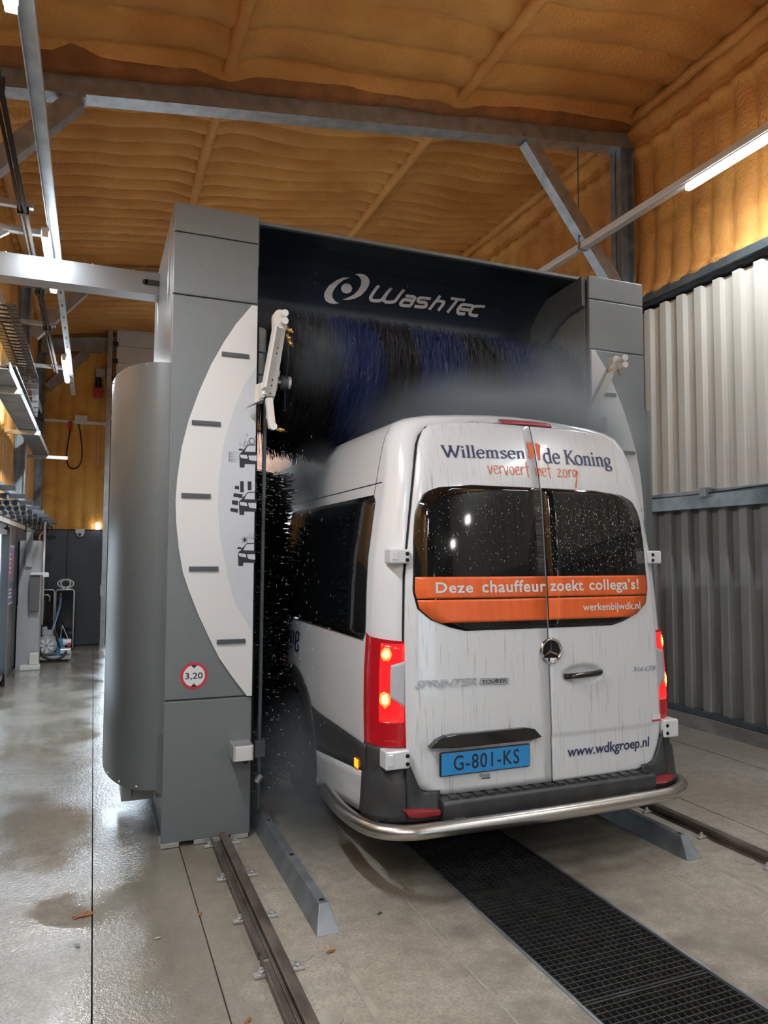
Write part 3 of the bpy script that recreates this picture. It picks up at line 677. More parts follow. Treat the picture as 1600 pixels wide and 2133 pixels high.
mo = MB().tube([(.985, 4.75, 3.05), (.985, 4.75, 3.20), (.985, 4.75, 3.215)], [.055, .055, .045], 20).tube([(.985, 4.75, 2.90), (.985, 4.75, 3.04)], .05, 20).tube([(.985, 4.75, 2.72), (.985, 4.75, 2.89)], .046, 20).build('brush_motor', motor_grey, gantry, smooth=True, angle=40)
rl = MB().tube([(1.06, 4.40, 2.785), (1.10, 4.40, 2.785)], .042, 24).build('guide_roller', dark_steel, gantry, smooth=True, angle=40)
MB().cyl((1.02, 4.40, 2.785), (1.06, 4.40, 2.785), .014, 12).build('axle', alu, rl, smooth=True, angle=40)
MB().cyl((1.10, 4.40, 2.785), (1.118, 4.40, 2.785), .040, 24).build('rim', alu, rl, smooth=True, angle=40)
MB().tube(smoothpath([(1.045, 4.42, 2.86), (1.04, 4.42, 2.80), (1.02, 4.42, 2.72), (.99, 4.42, 2.62), (.985, 4.42, 2.55)], 5), .014, 10).build('hose', offwhite, gantry, smooth=True)
MB().tube(smoothpath([(1.085, 4.33, 3.01), (1.088, 4.34, 2.90), (1.082, 4.38, 2.75), (1.09, 4.40, 2.6)], 5), .004, 6).build('thin_hose', cable_black, gantry, smooth=True)
# far arm
armr = MB().beam((3.455, 4.20, 3.08), (3.215, 4.20, 2.66), .055, .05, (0, 1, 0)).build('nozzle_arm', offwhite, gantry, bevel=.004, label='nozzle arm in front of the far column')
MB().prism([(3.468 + .033 * math.cos(a), 3.12 + .033 * math.sin(a)) for a in np.linspace(0, math.pi, 12)] + [(3.435, 3.06), (3.50, 3.06)], 4.17, 4.23).build('pipe_head', offwhite, armr, bevel=.004)
for dz in (3.122, 3.072): MB().cyl((3.485, 4.10, dz), (3.50, 4.17, dz), .022, 20).build('end_cap', white_metal, armr, smooth=True, angle=40)
for b_, d_ in (((3.43, 4.18, 3.05), (-1, 0, -.3)), ((3.40, 4.17, 3.06), (-.4, -.3, -.8)), ((3.46, 4.15, 3.04), (.2, -.3, -.8))): nozzle(b_, d_).build('nozzle', brass, armr, smooth=True)
MB().box(3.21, 3.36, 4.20, 4.32, 2.60, 2.69).box(3.352, 3.378, 4.15, 4.34, 2.60, 2.70).build('arm_bracket', offwhite, gantry, bevel=.006)

# cable arm reaching to the side wall
ca = MB().box(-1.02, .41, 5.50, 5.515, 3.625, 3.775).box(-1.02, .41, 5.50, 5.66, 3.775, 3.782).box(-1.02, .41, 5.50, 5.66, 3.618, 3.625).build('cable_arm', P('dull_aluminium', (.30, .31, .32), .42, .3), gantry, label='pale sheet metal cable arm reaching across to the side wall')
MB().box(.30, .41, 5.494, 5.501, 3.685, 3.725).cyl((.30, 5.494, 3.705), (.30, 5.501, 3.705), .02, 16).build('slot', black_plastic, ca)
for k in range(5): MB().cyl((-.9 + .28 * k, 5.53, 3.782), (-.9 + .28 * k, 5.53, 3.795), .008, 8).build('bolt', alu, ca)

# ------------------------------------------------------------------ van
CX = 2.307
van = empty('van', (CX, 3.4, 0), 'white passenger van with tinted windows standing in the wash gantry, brake lights lit', 'van')
HZ = (0, .9, 1.1, 1.3, 1.5, 1.69, 1.9, 2.05, 2.2, 2.3, 2.38, 2.45, 2.485, 2.51, 2.53, 2.545, 2.55)
HW = (.952, .955, .95, .935, .925, .91, .875, .848, .828, .813, .795, .755, .69, .58, .40, .2, 0)
hw = lambda z: float(np.interp(z, HZ, HW))
def Yr(z): t = max(z - .5, 0); return 3.40 + .03 * t + .018 * t * t + .07 * max(0, (z - 2.05) / .4) ** 1.5
def crown(x): return .030 * (abs(x) / .82) ** 2.4
def rear(x, z, off=0): return (CX + x, Yr(z) + crown(x) - off - (.006 if z > .735 else 0), z)      # x from the centre line
def corner(a, z, off=0, sgn=-1):   # a: 0 at the rear face, pi/2 at the flank
    w = hw(z) - .145 * (1 - math.sin(a)) + off * math.sin(a)
    return (CX + sgn * w, Yr(z) + .035 + .15 * (1 - math.cos(a)) - off * math.cos(a), z)
def side(y, z, off=0, sgn=-1): return (CX + sgn * (hw(z) + off), y, z)
ZS = [.36, .5, .7, .9, 1.1, 1.3, 1.5, 1.69, 1.9, 2.05, 2.2, 2.3, 2.38, 2.42, 2.45, 2.47, 2.485, 2.50, 2.51, 2.52, 2.53, 2.545, 2.55]
WC = (5.06, .345); WR = .44
def ring(inset, yfn, ks=1., kz=1.):
    pts = []
    for z in ZS:
        w = hw(z); w2 = max(w - inset * min(1, w / .3) * (1 - .25 * min(1, max(0, z - 1.7) / .4)), 0); z2 = z if z < 2.2 else 2.2 + (z - 2.2) * ks
        z3 = .36 + (z2 - .36) * kz; pts.append((-w2, yfn(z), z3))
    full = [(CX + x, y, z) for x, y, z in pts] + [(CX - x, y, z) for x, y, z in reversed(pts[:-1])]
    return full
rings = []
for k in range(7):
    a = math.pi / 2 * k / 6
    rings.append(ring(.145 * (1 - math.sin(a)), lambda z, a=a: Yr(z) + .035 + .15 * (1 - math.cos(a)), 1 - .13 * (1 - math.sin(a))))
for y_, ins, ks, kz in ((3.8, 0, 1, 1), (4.2, 0, 1.02, 1), (4.6, 0, 1.04, 1), (4.9, 0, 1.05, 1), (5.2, 0, 1.06, 1), (5.5, 0, 1.06, 1), (6.2, 0, 1.06, 1), (7.2, 0, 1.04, 1), (7.9, .02, 1, .98), (8.3, .05, .9, .92), (8.7, .09, .8, .74), (9.0, .12, .7, .50), (9.35, .16, .7, .44), (9.5, .26, .6, .36)):
    rings.append(ring(ins, lambda z, y_=y_: y_, ks, kz))
n = len(rings[0]); bm_ = MB(); V = [p for r_ in rings for p in r_]; F = []
for j in range(len(rings) - 1):
    for i in range(n):
        q = (j * n + i, j * n + (i + 1) % n, (j + 1) * n + (i + 1) % n, (j + 1) * n + i); F.append(q)
F += [tuple(range(n)), tuple((len(rings) - 1) * n + i for i in reversed(range(n)))]
bm_.add(V, F); body = bm_.build('body', van_white, van, smooth=True, angle=50)
# recess behind the door gaps
def row_loft(fn, lf, rf, z0, z1, nzv, nx, off, name, m, parent, solid=.016, smooth=True, label=None):
    return MB().grid(nx, nzv, lambda u, v: (lambda z: fn(lf(z) + (rf(z) - lf(z)) * u, z, off))(z0 + (z1 - z0) * v)).build(name, m, parent, smooth=smooth, solid=solid, label=label, recalc=False)
DZ = (.485, .492, .525, .60, .69, .92, 1.3, 1.6, 1.8, 2.05, 2.2, 2.32, 2.392, 2.437, 2.461)
DW = (.60, .66, .74, .79, .81, .815, .812, .80, .775, .742, .715, .688, .653, .59, .32)
dw = lambda z: float(np.interp(z, DZ, DW))
row_loft(rear, lambda z: -dw(z) - .007, lambda z: dw(z) + .007, .48, 2.467, 40, 14, -.012, 'door_seal', dark_gap, van, solid=.01)
SEAM = .036
dl = row_loft(rear, lambda z: -dw(z), lambda z: SEAM - .006, .487, 2.460, 60, 12, .010, 'rear_door', van_door, van, .02, label='rear door carrying the blue number plate')
def rear_dish(x, z, off=0):
    p = rear(x, z, off); d = max(0, 1 - ((x - .256) / .150) ** 2 - ((z - 1.046) / .056) ** 2)
    return (p[0], p[1] + .020 * min(1, d * 1.6), p[2])
dr = row_loft(rear_dish, lambda z: SEAM + .006, lambda z: dw(z), .487, 2.460, 160, 44, .010, 'rear_door', van_door, van, .02, label='rear door with the black handle')
# glass and film
GZs = (1.315, 1.322, 1.34, 1.372, 1.43, 1.52, 1.63, 1.78, 1.92, 1.98, 2.035, 2.066, 2.080, 2.087)
GWs = (.47, .53, .58, .665, .735, .758, .752, .748, .735, .715, .68, .62, .55, .40)
gw = lambda z: float(np.interp(z, GZs, GWs))
for s in (-1, 1):
    d = dl if s < 0 else dr
    L_ = (lambda z: -gw(z)) if s < 0 else (lambda z: SEAM + .006); R_ = (lambda z: SEAM - .006) if s < 0 else (lambda z: gw(z))
    row_loft(rear, (lambda z: L_(z) - (.008 if s < 0 else 0)), (lambda z: R_(z) + (.008 if s > 0 else 0)), 1.310, 2.091, 40, 8, .0125, 'window_seal', black_plastic, d, .004)
    row_loft(rear, L_, R_, 1.315, 2.087, 40, 8, .016, 'window', glass_dark, d, .004)
    for z0, z1 in ((1.354, 1.474), (1.481, 1.594)):
        row_loft(rear, (lambda z: L_(z) + (.002 if s < 0 else 0)), (lambda z: R_(z) - (.002 if s > 0 else 0)), z0, z1, 10, 8, .0178, 'orange_film', sticker_orange, d, .001)
on = lambda off: (lambda x, z: rear(x, z, off))
# stroke alphabets ----------------------------------------------------
def arcp(cx_, cy_, rx, ry, a0, a1, n=9):
    return [(cx_ + rx * math.cos(math.radians(a0 + (a1 - a0) * k / n)), cy_ + ry * math.sin(math.radians(a0 + (a1 - a0) * k / n))) for k in range(n + 1)]
def serif(x, y, w=.16): return [(x - w / 2, y), (x + w / 2, y)]
G = {  # strokes, advance, horizontal serif strokes
 'W': ([[(.03, .70), (.27, .0)], [(.27, .0), (.49, .66)], [(.42, .66), (.66, 0)], [(.66, 0), (.90, .70)]], .96, [serif(.05, .69, .24), serif(.45, .69, .2), serif(.90, .69, .2)]),
 'i': ([[(.13, 0), (.13, .46)]], .27, [serif(.13, .015, .22), [(.02, .455), (.13, .455)]]),
 'l': ([[(.13, 0), (.13, .74)]], .27, [serif(.13, .015, .22), [(.02, .73), (.13, .73)]]),
 'e': ([[(.07, .27), (.43, .27)], arcp(.25, .24, .19, .245, 8, 320)], .49, []),
 'm': ([[(.13, 0), (.13, .46)], [(.13, .34), (.20, .44), (.30, .47), (.38, .40), (.39, .30), (.39, 0)], [(.39, .34), (.46, .44), (.56, .47), (.64, .40), (.65, .30), (.65, 0)]], .80, [serif(.13, .015, .22), serif(.39, .015, .2), serif(.65, .015, .22), [(.02, .455), (.13, .455)]]),
 'n': ([[(.13, 0), (.13, .46)], [(.13, .34), (.21, .44), (.31, .47), (.40, .40), (.41, .30), (.41, 0)]], .55, [serif(.13, .015, .22), serif(.41, .015, .22), [(.02, .455), (.13, .455)]]),
 's': ([[(.36, .38), (.28, .46), (.16, .455), (.09, .37), (.15, .29), (.28, .22), (.35, .13), (.28, .03), (.16, .01), (.07, .10)]], .43, []),
 'd': ([arcp(.25, .235, .19, .24, 55, 305), [(.42, .74), (.42, .0)]], .55, [[(.31, .73), (.42, .73)], [(.42, .012), (.53, .012)]]),
 'o': ([arcp(.26, .235, .20, .24, 90, 450, 16)], .52, []),
 'g': ([arcp(.23, .30, .15, .17, 90, 450, 14), [(.13, .17), (.08, .10), (.14, .045), (.33, .02), (.42, -.07), (.35, -.17), (.20, -.19), (.07, -.14), (.07, -.05), (.15, .03)], [(.34, .40), (.46, .44)]], .48, []),
 'K': ([[(.14, 0), (.14, .70)], [(.52, .68), (.17, .33)], [(.26, .40), (.58, .01)]], .62, [serif(.14, .012, .24), serif(.14, .69, .24), serif(.55, .69, .18), serif(.58, .012, .18)]),
 ' ': ([], .25, []),
}
def nib(thick, thin, ang):
    n_ = (math.cos(math.radians(ang)), math.sin(math.radians(ang)))
    return lambda dx, dy: thin + (thick - thin) * abs(dx * n_[1] - dy * n_[0])
def write(s, table, wfn, serifs=True, gap=0., thin=.035):
    x = 0; parts = []
    for ch in s:
        st, adv, se = table[ch]
        for q in st: parts.append(ribbon2d([(px + x, py) for px, py in q], wfn, 4))
        if serifs:
            for q in se: parts.append(ribbon2d([(px + x, py) for px, py in q], lambda a, b: thin, 2))
        if ch == 'i' : parts.append(disc2d(x + .12, .63, .062, 12))
        x += adv + gap
    return merge2d(parts)
book = nib(.115, .035, 12)
decal('lettering', fit2d(write('Willemsen', G, book), -.566, -.036, 2.237, 2.312, .018), on(.0135), print_navy, van)
decal('lettering', fit2d(write('de Koning', G, book), .084, .575, 2.216, 2.334, -.002), on(.0135), print_navy, van)
for q in ([(-.012, 2.360), (.029, 2.359), (.029, 2.300), (.006, 2.256), (-.020, 2.271), (-.004, 2.306)], [(.043, 2.352), (.055, 2.359), (.081, 2.345), (.068, 2.303), (.062, 2.255), (.043, 2.254)]):
    decal('orange_mark', poly2d(q), on(.0137), print_orange, van)
HND = {
 'v': ([[(.02, .46), (.10, .04), (.14, .01), (.26, .48)]], .30), 'e': ([[(.03, .22), (.20, .30), (.22, .42), (.14, .48), (.05, .38), (.04, .16), (.12, .02), (.26, .10)]], .28),
 'r': ([[(.05, .46), (.07, .02)], [(.07, .28), (.13, .43), (.20, .48), (.24, .42)]], .25), 'o': ([arcp(.14, .24, .11, .23, 100, 460, 14)], .30),
 't': ([[(.14, .80), (.13, .20), (.17, -.10)], [(.01, .46), (.27, .50)]], .30), 'm': ([[(.04, .48), (.07, .02)], [(.07, .30), (.13, .46), (.18, .40), (.18, .02)], [(.18, .30), (.25, .46), (.30, .38), (.31, .02)]], .36),
 'z': ([[(.02, .42), (.16, .48), (.24, .42), (.14, .24), (.03, .04), (.14, .06), (.30, .05)]], .33),
 'g': ([[(.24, .44), (.12, .47), (.04, .30), (.08, .08), (.18, .16), (.28, .46), (.24, .10), (.16, -.40), (.10, -.55), (.06, -.46), (.16, -.22), (.34, .40)]], .36), ' ': ([], .26)}
HND = {k: (v[0], v[1], []) for k, v in HND.items()}
decal('lettering', fit2d(write('vervoert met zorg', HND, lambda a, b: .042, False, .012), -.294, .311, 2.100, 2.242, .0), on(.0135), print_orange, van)
decal('lettering', fit2d(text2d('Deze', bold=.022, spacing=1.12), -.640, -.425, 1.509, 1.566), on(.0202), print_white, dl)
decal('lettering', fit2d(text2d('chauffeur', bold=.022, spacing=1.10), -.372, .028, 1.508, 1.574), on(.0202), print_white, dl)
decal('lettering', fit2d(text2d("zoekt", bold=.022, spacing=1.06), .055, .282, 1.510, 1.573), on(.0202), print_white, dr)
decal('lettering', fit2d(text2d("collega's!", bold=.022, spacing=1.06), .322, .690, 1.494, 1.577), on(.0202), print_white, dr)
decal('lettering', fit2d(text2d('werkenbijwdk.nl', bold=.015), .270, .693, 1.384, 1.440), on(.0202), print_white, dr)
decal('lettering', fit2d(text2d('www.wdkgroep.nl', shear=.1, bold=.011), .138, .722, .588, .662), on(.0135), print_navy, dr)
# badges
bd = MB()
def raised(name, shape, z_off, depth, m, parent, label=None):
    fn = on(z_off); vs = [fn(*v) for v in shape[0]]
    return MB().add(vs, shape[1]).build(name, m, parent, solid=-depth, recalc=False, label=label)
raised('badge', fit2d(text2d('SPRINTER', shear=.35, bold=.018), -.765, -.418, 1.030, 1.067), .0135, .003, badge_silver, dl, 'silver model badge')
raised('badge_plate', poly2d([(-.402, 1.030), (-.232, 1.022), (-.226, 1.055), (-.396, 1.063)]), .0130, .003, badge_silver, dl)
decal('badge_text', fit2d(text2d('TOURER', bold=.01), -.390, -.240, 1.032, 1.052), on(.0172), print_black, dl)
raised('badge', fit2d(text2d('314 CDI', shear=.3, bold=.005), .617, .794, 1.040, 1.065), .0135, .003, badge_silver, dr, 'silver engine badge')
decal('lettering', fit2d(text2d('Wensink'), -.413, -.349, .553, .575), on(.0135), print_black, dl)
decal('lettering_bar', poly2d([(-.400, .545), (-.349, .545), (-.349, .5505), (-.400, .5505)]), on(.0135), print_black, dl)
decal('sticker', poly2d([(.744, .744), (.812, .744), (.812, .786), (.744, .786)]), on(.0135), print_white, dr, 'small white and red service sticker')
decal('sticker_stripe', poly2d([(.744, .744), (.812, .744), (.812, .755), (.744, .755)]), on(.0139), print_red, dr)
# emblem on the seam
ex, ez = .048, 1.184; em = MB(); yc = Yr(ez) - .014
for k in range(28):
    pass
em.grid(32, 9, lambda u, v: (CX + ex + (.063 + .0085 * math.cos(2 * math.pi * v)) * math.cos(2 * math.pi * u), yc - .006 + .0085 * math.sin(2 * math.pi * v), ez + (.065 + .0085 * math.cos(2 * math.pi * v)) * math.sin(2 * math.pi * u)), closed_u=True)
emb = em.build('emblem_ring', chrome, van, smooth=True, label='chrome ring emblem with three pointed star')
MB().cyl((CX + ex, yc + .004, ez), (CX + ex, yc - .004, ez), .062, 28).build('emblem_back', gloss_black, emb)
st = MB()
for k in range(3):
    a = math.radians(90 + 120 * k); d = Vector((math.cos(a), 0, math.sin(a))); p = Vector((-math.sin(a), 0, math.cos(a))); c0 = Vector((CX + ex, yc - .006, ez))
    st.add([c0 + d * .062, c0 + p * .009 - d * .004, c0 - p * .009 - d * .004, c0 + Vector((0, -.008, 0))], [(0, 1, 3), (0, 3, 2), (1, 2, 3)])
st.build('emblem_star', chrome, emb)
# number plate with holder, garnish above, handle
MB().box(CX - .645, CX - .110, Yr(.64) - .022, Yr(.64) - .008, .582, .704).build('plate_holder', black_plastic, dl, bevel=.006)
pl = MB().box(CX - .638, CX - .117, Yr(.64) - .026, Yr(.64) - .021, .588, .698).build('number_plate', plate_blue, dl, bevel=.002, label='blue number plate')
k_ = .5205 / 1154.
pt = fit2d(text2d('G-801-KS', bold=.008, spacing=1.12), -.570, -.180, .608, .684)
decal('plate_text', pt, lambda x, z: (CX + x, Yr(.64) - .0268, z), print_black, dl)
gar = [(-.705, .733), (-.66, .770), (-.615, .786), (-.56, .791), (-.14, .791), (-.085, .780), (-.039, .734), (-.11, .722), (-.54, .722)]
MB().prism([(CX + x, z) for x, z in gar], Yr(.75) - .038, Yr(.75) + .005).build('plate_garnish', gloss_black, dl, bevel=.010)
hc = (CX + .256, 1.046)
MB().tube(smoothpath([(hc[0] - .122, Yr(1.046) - .012, hc[1] - .006), (hc[0] - .09, Yr(1.046) - .03, hc[1] - .004), (hc[0], Yr(1.046) - .036, hc[1]), (hc[0] + .09, Yr(1.046) - .03, hc[1] + .004), (hc[0] + .122, Yr(1.046) - .012, hc[1] + .008)], 5), .0165, 10).build('handle', gloss_black, dr, smooth=True)
# hinges
def hinge(x0, x1, z0, z1, s):
    ya = Yr(.5 * (z0 + z1)) - .012
    h = MB().box(CX + x0, CX + x1, ya, ya + .09, z0, z1).build('door_hinge', van_white, van, bevel=.008)
    xi = x1 - .022 if s < 0 else x0 + .030
    for dz in (.25, .68): MB().cyl((CX + xi - .008 * s, ya - .002, z0 + (z1 - z0) * dz), (CX + xi - .008 * s, ya + .004, z0 + (z1 - z0) * dz), .0105, 14).build('bolt_hole', dark_gap, h)
    a, b = (x0 + .008, x0 + .045) if s < 0 else (x1 - .020, x1 - .006)
    MB().box(CX + a, CX + b, ya - .003, ya + .01, z0 + .018, z1 - .014).build('hinge_leaf', van_white, h, bevel=.004)
hinge(-.893, -.785, 1.664, 1.738, -1); hinge(-.937, -.806, .640, .732, -1); hinge(.783, .872, 1.664, 1.740, 1); hinge(.818, .925, .648, .750, 1)
# third brake light on the roof edge
MB().grid(14, 5, lambda u, v: (CX - .138 + .330 * u, Yr(2.46) - .004 + crown(.1) + .05 * v ** 2, 2.466 + .030 * v - .004 * abs(2 * u - 1) ** 3)).build('brake_light', brake_red, van, smooth=True, solid=-.01, recalc=False)
glow = P('lit_bulb_glow', (1, .25, .05), .3, emit=(1, .14, .025), es=1.6)
# tail lamps on the corners
def lamp_patch(a0, a1, zl, zh, off, m, parent, sgn, name, nz_=14, na=8, label=None):
    def fn(u, v):
        a = a0 + (a1 - a0) * u; lo = zl(u) if callable(zl) else zl; hi = zh(u) if callable(zh) else zh
        return corner(a, lo + (hi - lo) * v, off, sgn)
    return MB().grid(na, nz_, fn).build(name, m, parent, smooth=True, solid=-.004 if sgn < 0 else .004, recalc=False, label=label)
R_ = math.radians
for sgn in (-1, 1):
    top = lambda u: 1.262 + .030 * u
    def fo(u, v):
        # outer housing wraps the corner and runs on along the flank
        z = .738 + (1.262 + .035 * u - .738) * v; w = 1.0 - .25 * (v - .5) ** 2
        if u < .62: return corner(math.pi / 2 * u / .62, z, .010, sgn)
        return side(Yr(z) + .185 + .045 * (u - .62) / .38 * w, z, .010, sgn)
    tl = MB().grid(16, 16, fo).build('tail_lamp', lens_red_dark, van, smooth=True, recalc=False)
    lamp_patch(R_(4), R_(52), lambda u: .86 - .11 * u * 0 + .0, 1.252, .0125, lens_red, tl, sgn, 'lit_lens')
    lamp_patch(R_(6), R_(50), .765, .86, .0122, lens_red_dark, tl, sgn, 'lower_lens')
    lamp_patch(R_(3), R_(30), lambda u: .935 + .05 * u, lambda u: 1.165 - .02 * u, .0155, lens_clear, tl, sgn, 'clear_lens')
    for zc, rz, ra in ((1.195, .034, 11), (.968, .042, 11)):
        for s_, m_, of in ((1, glow, .0160), (.62, bulb, .0175)):
            def edge(u, sg, zc=zc, rz=rz, s_=s_): return zc + sg * s_ * rz * math.sqrt(max(0, 1 - (2 * u - 1) ** 2)) * (.65 + .7 * abs(nz(u * 5, sg * 3 + zc * 9, s_ * 4)) + .3 * (sg > 0))
            lamp_patch(R_(40 - ra * s_), R_(40 + ra * s_), lambda u: edge(u, -1), lambda u: edge(u, 1), of, m_, tl, sgn, 'lit_bulb', 5, 13)
    # corner bumper piece below the lamp
    def fb(u, v):
        z = .385 + (.735 - .385) * v; off = .012 + .028 * (1 - v) ** 1.5 + (.012 if v < .55 else 0)
        if u < .62: return corner(math.pi / 2 * u / .62, z, off, sgn)
        return side(Yr(z) + .185 + .05 * (u - .62) / .38 - .0 + .0 * v, z, off * .7, sgn)
    MB().grid(16, 14, fb).build('corner_bumper', bumper_black, van, smooth=True, recalc=False, solid=-.003 if sgn < 0 else .003)
    # fill of the corner piece towards the door, below its rounded corner
    MB().grid(8, 8, lambda u, v: rear(sgn * (.64 + .185 * u), .385 + .13 * v + .22 * max(0, u - .55) * v * 2.0, .022 + .03 * (1 - v))).build('corner_bumper_inner', bumper_black, van, smooth=True, recalc=False, solid=-.003)
    rx = [(-.848, .445), (-.80, .448), (-.655, .432), (-.655, .405), (-.78, .404), (-.83, .418)]
    MB().prism([(CX + (x if sgn < 0 else -x), z) for x, z in rx], Yr(.42) - .048, Yr(.42) + .02).build('reflector', refl_red, van, bevel=.004)
# bumper centre with tread step
bp = MB(); prf = [(.0, .36), (-.058, .372), (-.062, .455), (-.048, .474), (.02, .484)]
for (x0, x1) in ((-.645, .70),):
    bp.prism([(3.40 + a, z) for a, z in prf], CX + x0, CX + x1, 'x')
bump = bp.build('bumper', bumper_black, van, bevel=.006)
for k in range(18):
    MB().box(CX - .60 + .072 * k, CX - .555 + .072 * k, 3.352, 3.40, .476, .487).build('tread_rib', bumper_black, bump)
MB().box(CX - .93, CX + .93, 3.42, 3.60, .30, .40).build('under_tray', dark_gap, van)
# rear guard tube
g = [(1.265, 4.05), (1.245, 3.80), (1.25, 3.60), (1.28, 3.44), (1.335, 3.345), (1.44, 3.285), (1.60, 3.268), (2.3, 3.255), (2.95, 3.275), (3.10, 3.30), (3.22, 3.37), (3.28, 3.47), (3.30, 3.62), (3.30, 4.05)]
pts = smoothpath([(x, y, .372) for x, y in g], 6)
gt = MB().tube(pts, .037, 18).build('guard_tube', steel_polished, van, smooth=True, angle=50, label='bent stainless steel guard tube below the bumper')
for x in (1.75, 2.85): MB().box(x - .03, x + .03, 3.29, 3.55, .36, .385).build('tube_bracket', galv_dull, gt)
# flanks
def rrect(y0, y1, z0, z1, r):
    def inset(z):
        d = min(z - z0, z1 - z); return 0 if d >= r else r - math.sqrt(max(0, r * r - (r - d) ** 2))
    return (lambda z: y0 + inset(z)), (lambda z: y1 - inset(z))
for sgn in (-1, 1):
    sd = lambda y, z, off, sgn=sgn: side(y, z, off, sgn)
    for y0, y1 in ((3.70, 5.87), (5.97, 7.55)):
        lf, rf = rrect(y0, y1, 1.25, 2.045, .05)
        lf2 = lambda z, lf=lf: lf(z) + (2.05 - z) * -.09 + .06
        row_loft(sd, lf2, rf, 1.252, 2.043, 22, 8, .005, 'side_window', side_glass, van, .003)
    for (ya, za, yb, zb) in ((3.70, 2.105, 7.6, 2.105), ):
        MB().grid(30, 2, lambda u, v: sd(ya + (yb - ya) * u, za + .006 * v, .0012)).build('roof_seam', dark_gap, van, recalc=False)
    MB().grid(2, 34, lambda u, v: (lambda z: (sd(3.775 + (.03 if z < 2 else .03 - .10 * (z - 2)) + .005 * u, z, .0012)))(1.26 + 1.16 * v)).build('panel_gap', dark_gap, van, recalc=False)
    MB().grid(20, 2, lambda u, v: sd(3.80 + 3.6 * u, 1.095 + .012 * v, .004 * (1 - abs(2 * v - 1)))).build('crease', van_white, van, recalc=False)
    # dark band, white lower quarter, arch
    MB().grid(14, 6, lambda u, v: sd(3.60 + 1.08 * u, (.585 - .125 * u) + (.722 + .10 * max(0, u - .8) - (.585 - .125 * u)) * v, .012)).build('flank_band', bumper_black, van, smooth=True, recalc=False, solid=.003)
    MB().grid(12, 6, lambda u, v: sd(3.575 + 1.06 * u - .16 * u * (1 - v), (.375 - .105 * u) + (.583 - .123 * u - (.375 - .105 * u)) * v, .010)).build('lower_quarter', van_white, van, smooth=True, recalc=False, solid=.003)
    MB().grid(24, 4, lambda u, v: (lambda a, r: sd(WC[0] + r * math.cos(a), WC[1] + r * math.sin(a) * 1.02, .014))(math.pi * (1.02 - 1.04 * u), .42 + .16 * v)).build('wheel_arch', bumper_black, van, smooth=True, recalc=False, solid=.004)
    MB().grid(24, 4, lambda u, v: (lambda a, r: sd(WC[0] + r * math.cos(a), WC[1] + r * math.sin(a) * 1.02, .004))(math.pi * (1.02 - 1.04 * u), .02 + .42 * v)).build('arch_liner', dark_gap, van, recalc=False)
    MB().grid(3, 3, lambda u, v: sd(3.70 + .055 * u, .575 + .045 * v, .022)).build('side_marker', amber, van, recalc=False, solid=-.004)
    for wy in (WC[0], 8.35):
        xw = CX + sgn * (.845 if sgn < 0 else .715)
        w = MB().tube([(xw - .10, wy, .345), (xw - .095, wy, .345), (xw - .07, wy, .345), (xw + .07, wy, .345), (xw + .095, wy, .345), (xw + .10, wy, .345)], [.24, .31, .343, .343, .31, .24], 32).build('wheel', rubber, van, smooth=True, angle=40)
        MB().tube([(xw + sgn * .088, wy, .345), (xw + sgn * .105, wy, .345)], [.21, .19], 24).build('rim', galv_dull, w, smooth=True, angle=40)
# flank lettering ends
decal('lettering', fit2d(write('de Koning', G, book), 4.98, 6.05, 1.03, 1.225), lambda y, z: side(11.03 - y, z, .006), print_navy, van)
decal('lettering', fit2d(write('zorg', HND, lambda a, b: .04, False), 5.25, 5.75, .74, .98), lambda y, z: side(11.0 - y, z, .006), print_orange, van)
# underbody
MB().box(CX - .75, CX + .75, 3.6, 9.2, .26, .40).build('underbody', dark_gap, van)
MB().cyl((CX - .8, WC[0], .33), (CX + .8, WC[0], .33), .06, 12).build('axle', dark_gap, van)
# beads of water on the rear glass
rnd = random.Random(5); vs, fs = [], []
for k in range(1500):
    z = 1.62 + .43 * rnd.random() ** .9; x = rnd.uniform(-gw(z) + .02, gw(z) - .02)
    dens = .30 + .7 * (x > .05) * (z < 1.98) + .4 * (x > .62)
    if rnd.random() > dens: continue
    L = rnd.choice((.002, .003, .004, .008)) * rnd.uniform(.6, 1.4); w = rnd.uniform(.0008, .0016); sl = rnd.uniform(-.4, .4) * L; b = len(vs)
    q = rear(x, z, .0168); vs += [(q[0] - w, q[1], q[2]), (q[0] + w, q[1], q[2]), (q[0] + sl, q[1], q[2] - L), (q[0] + sl * .5, q[1] - .0025, q[2] - L * .5), (q[0], q[1], q[2] + w)]
    fs += [(b, b + 2, b + 3), (b + 1, b + 3, b + 2), (b, b + 3, b + 4), (b + 1, b + 4, b + 3)]
drop_m = P('water_bead', (.75, .72, .68), .15, spec=.8)
MB().add(vs, fs).build('water_beads', drop_m, van, kind='stuff')

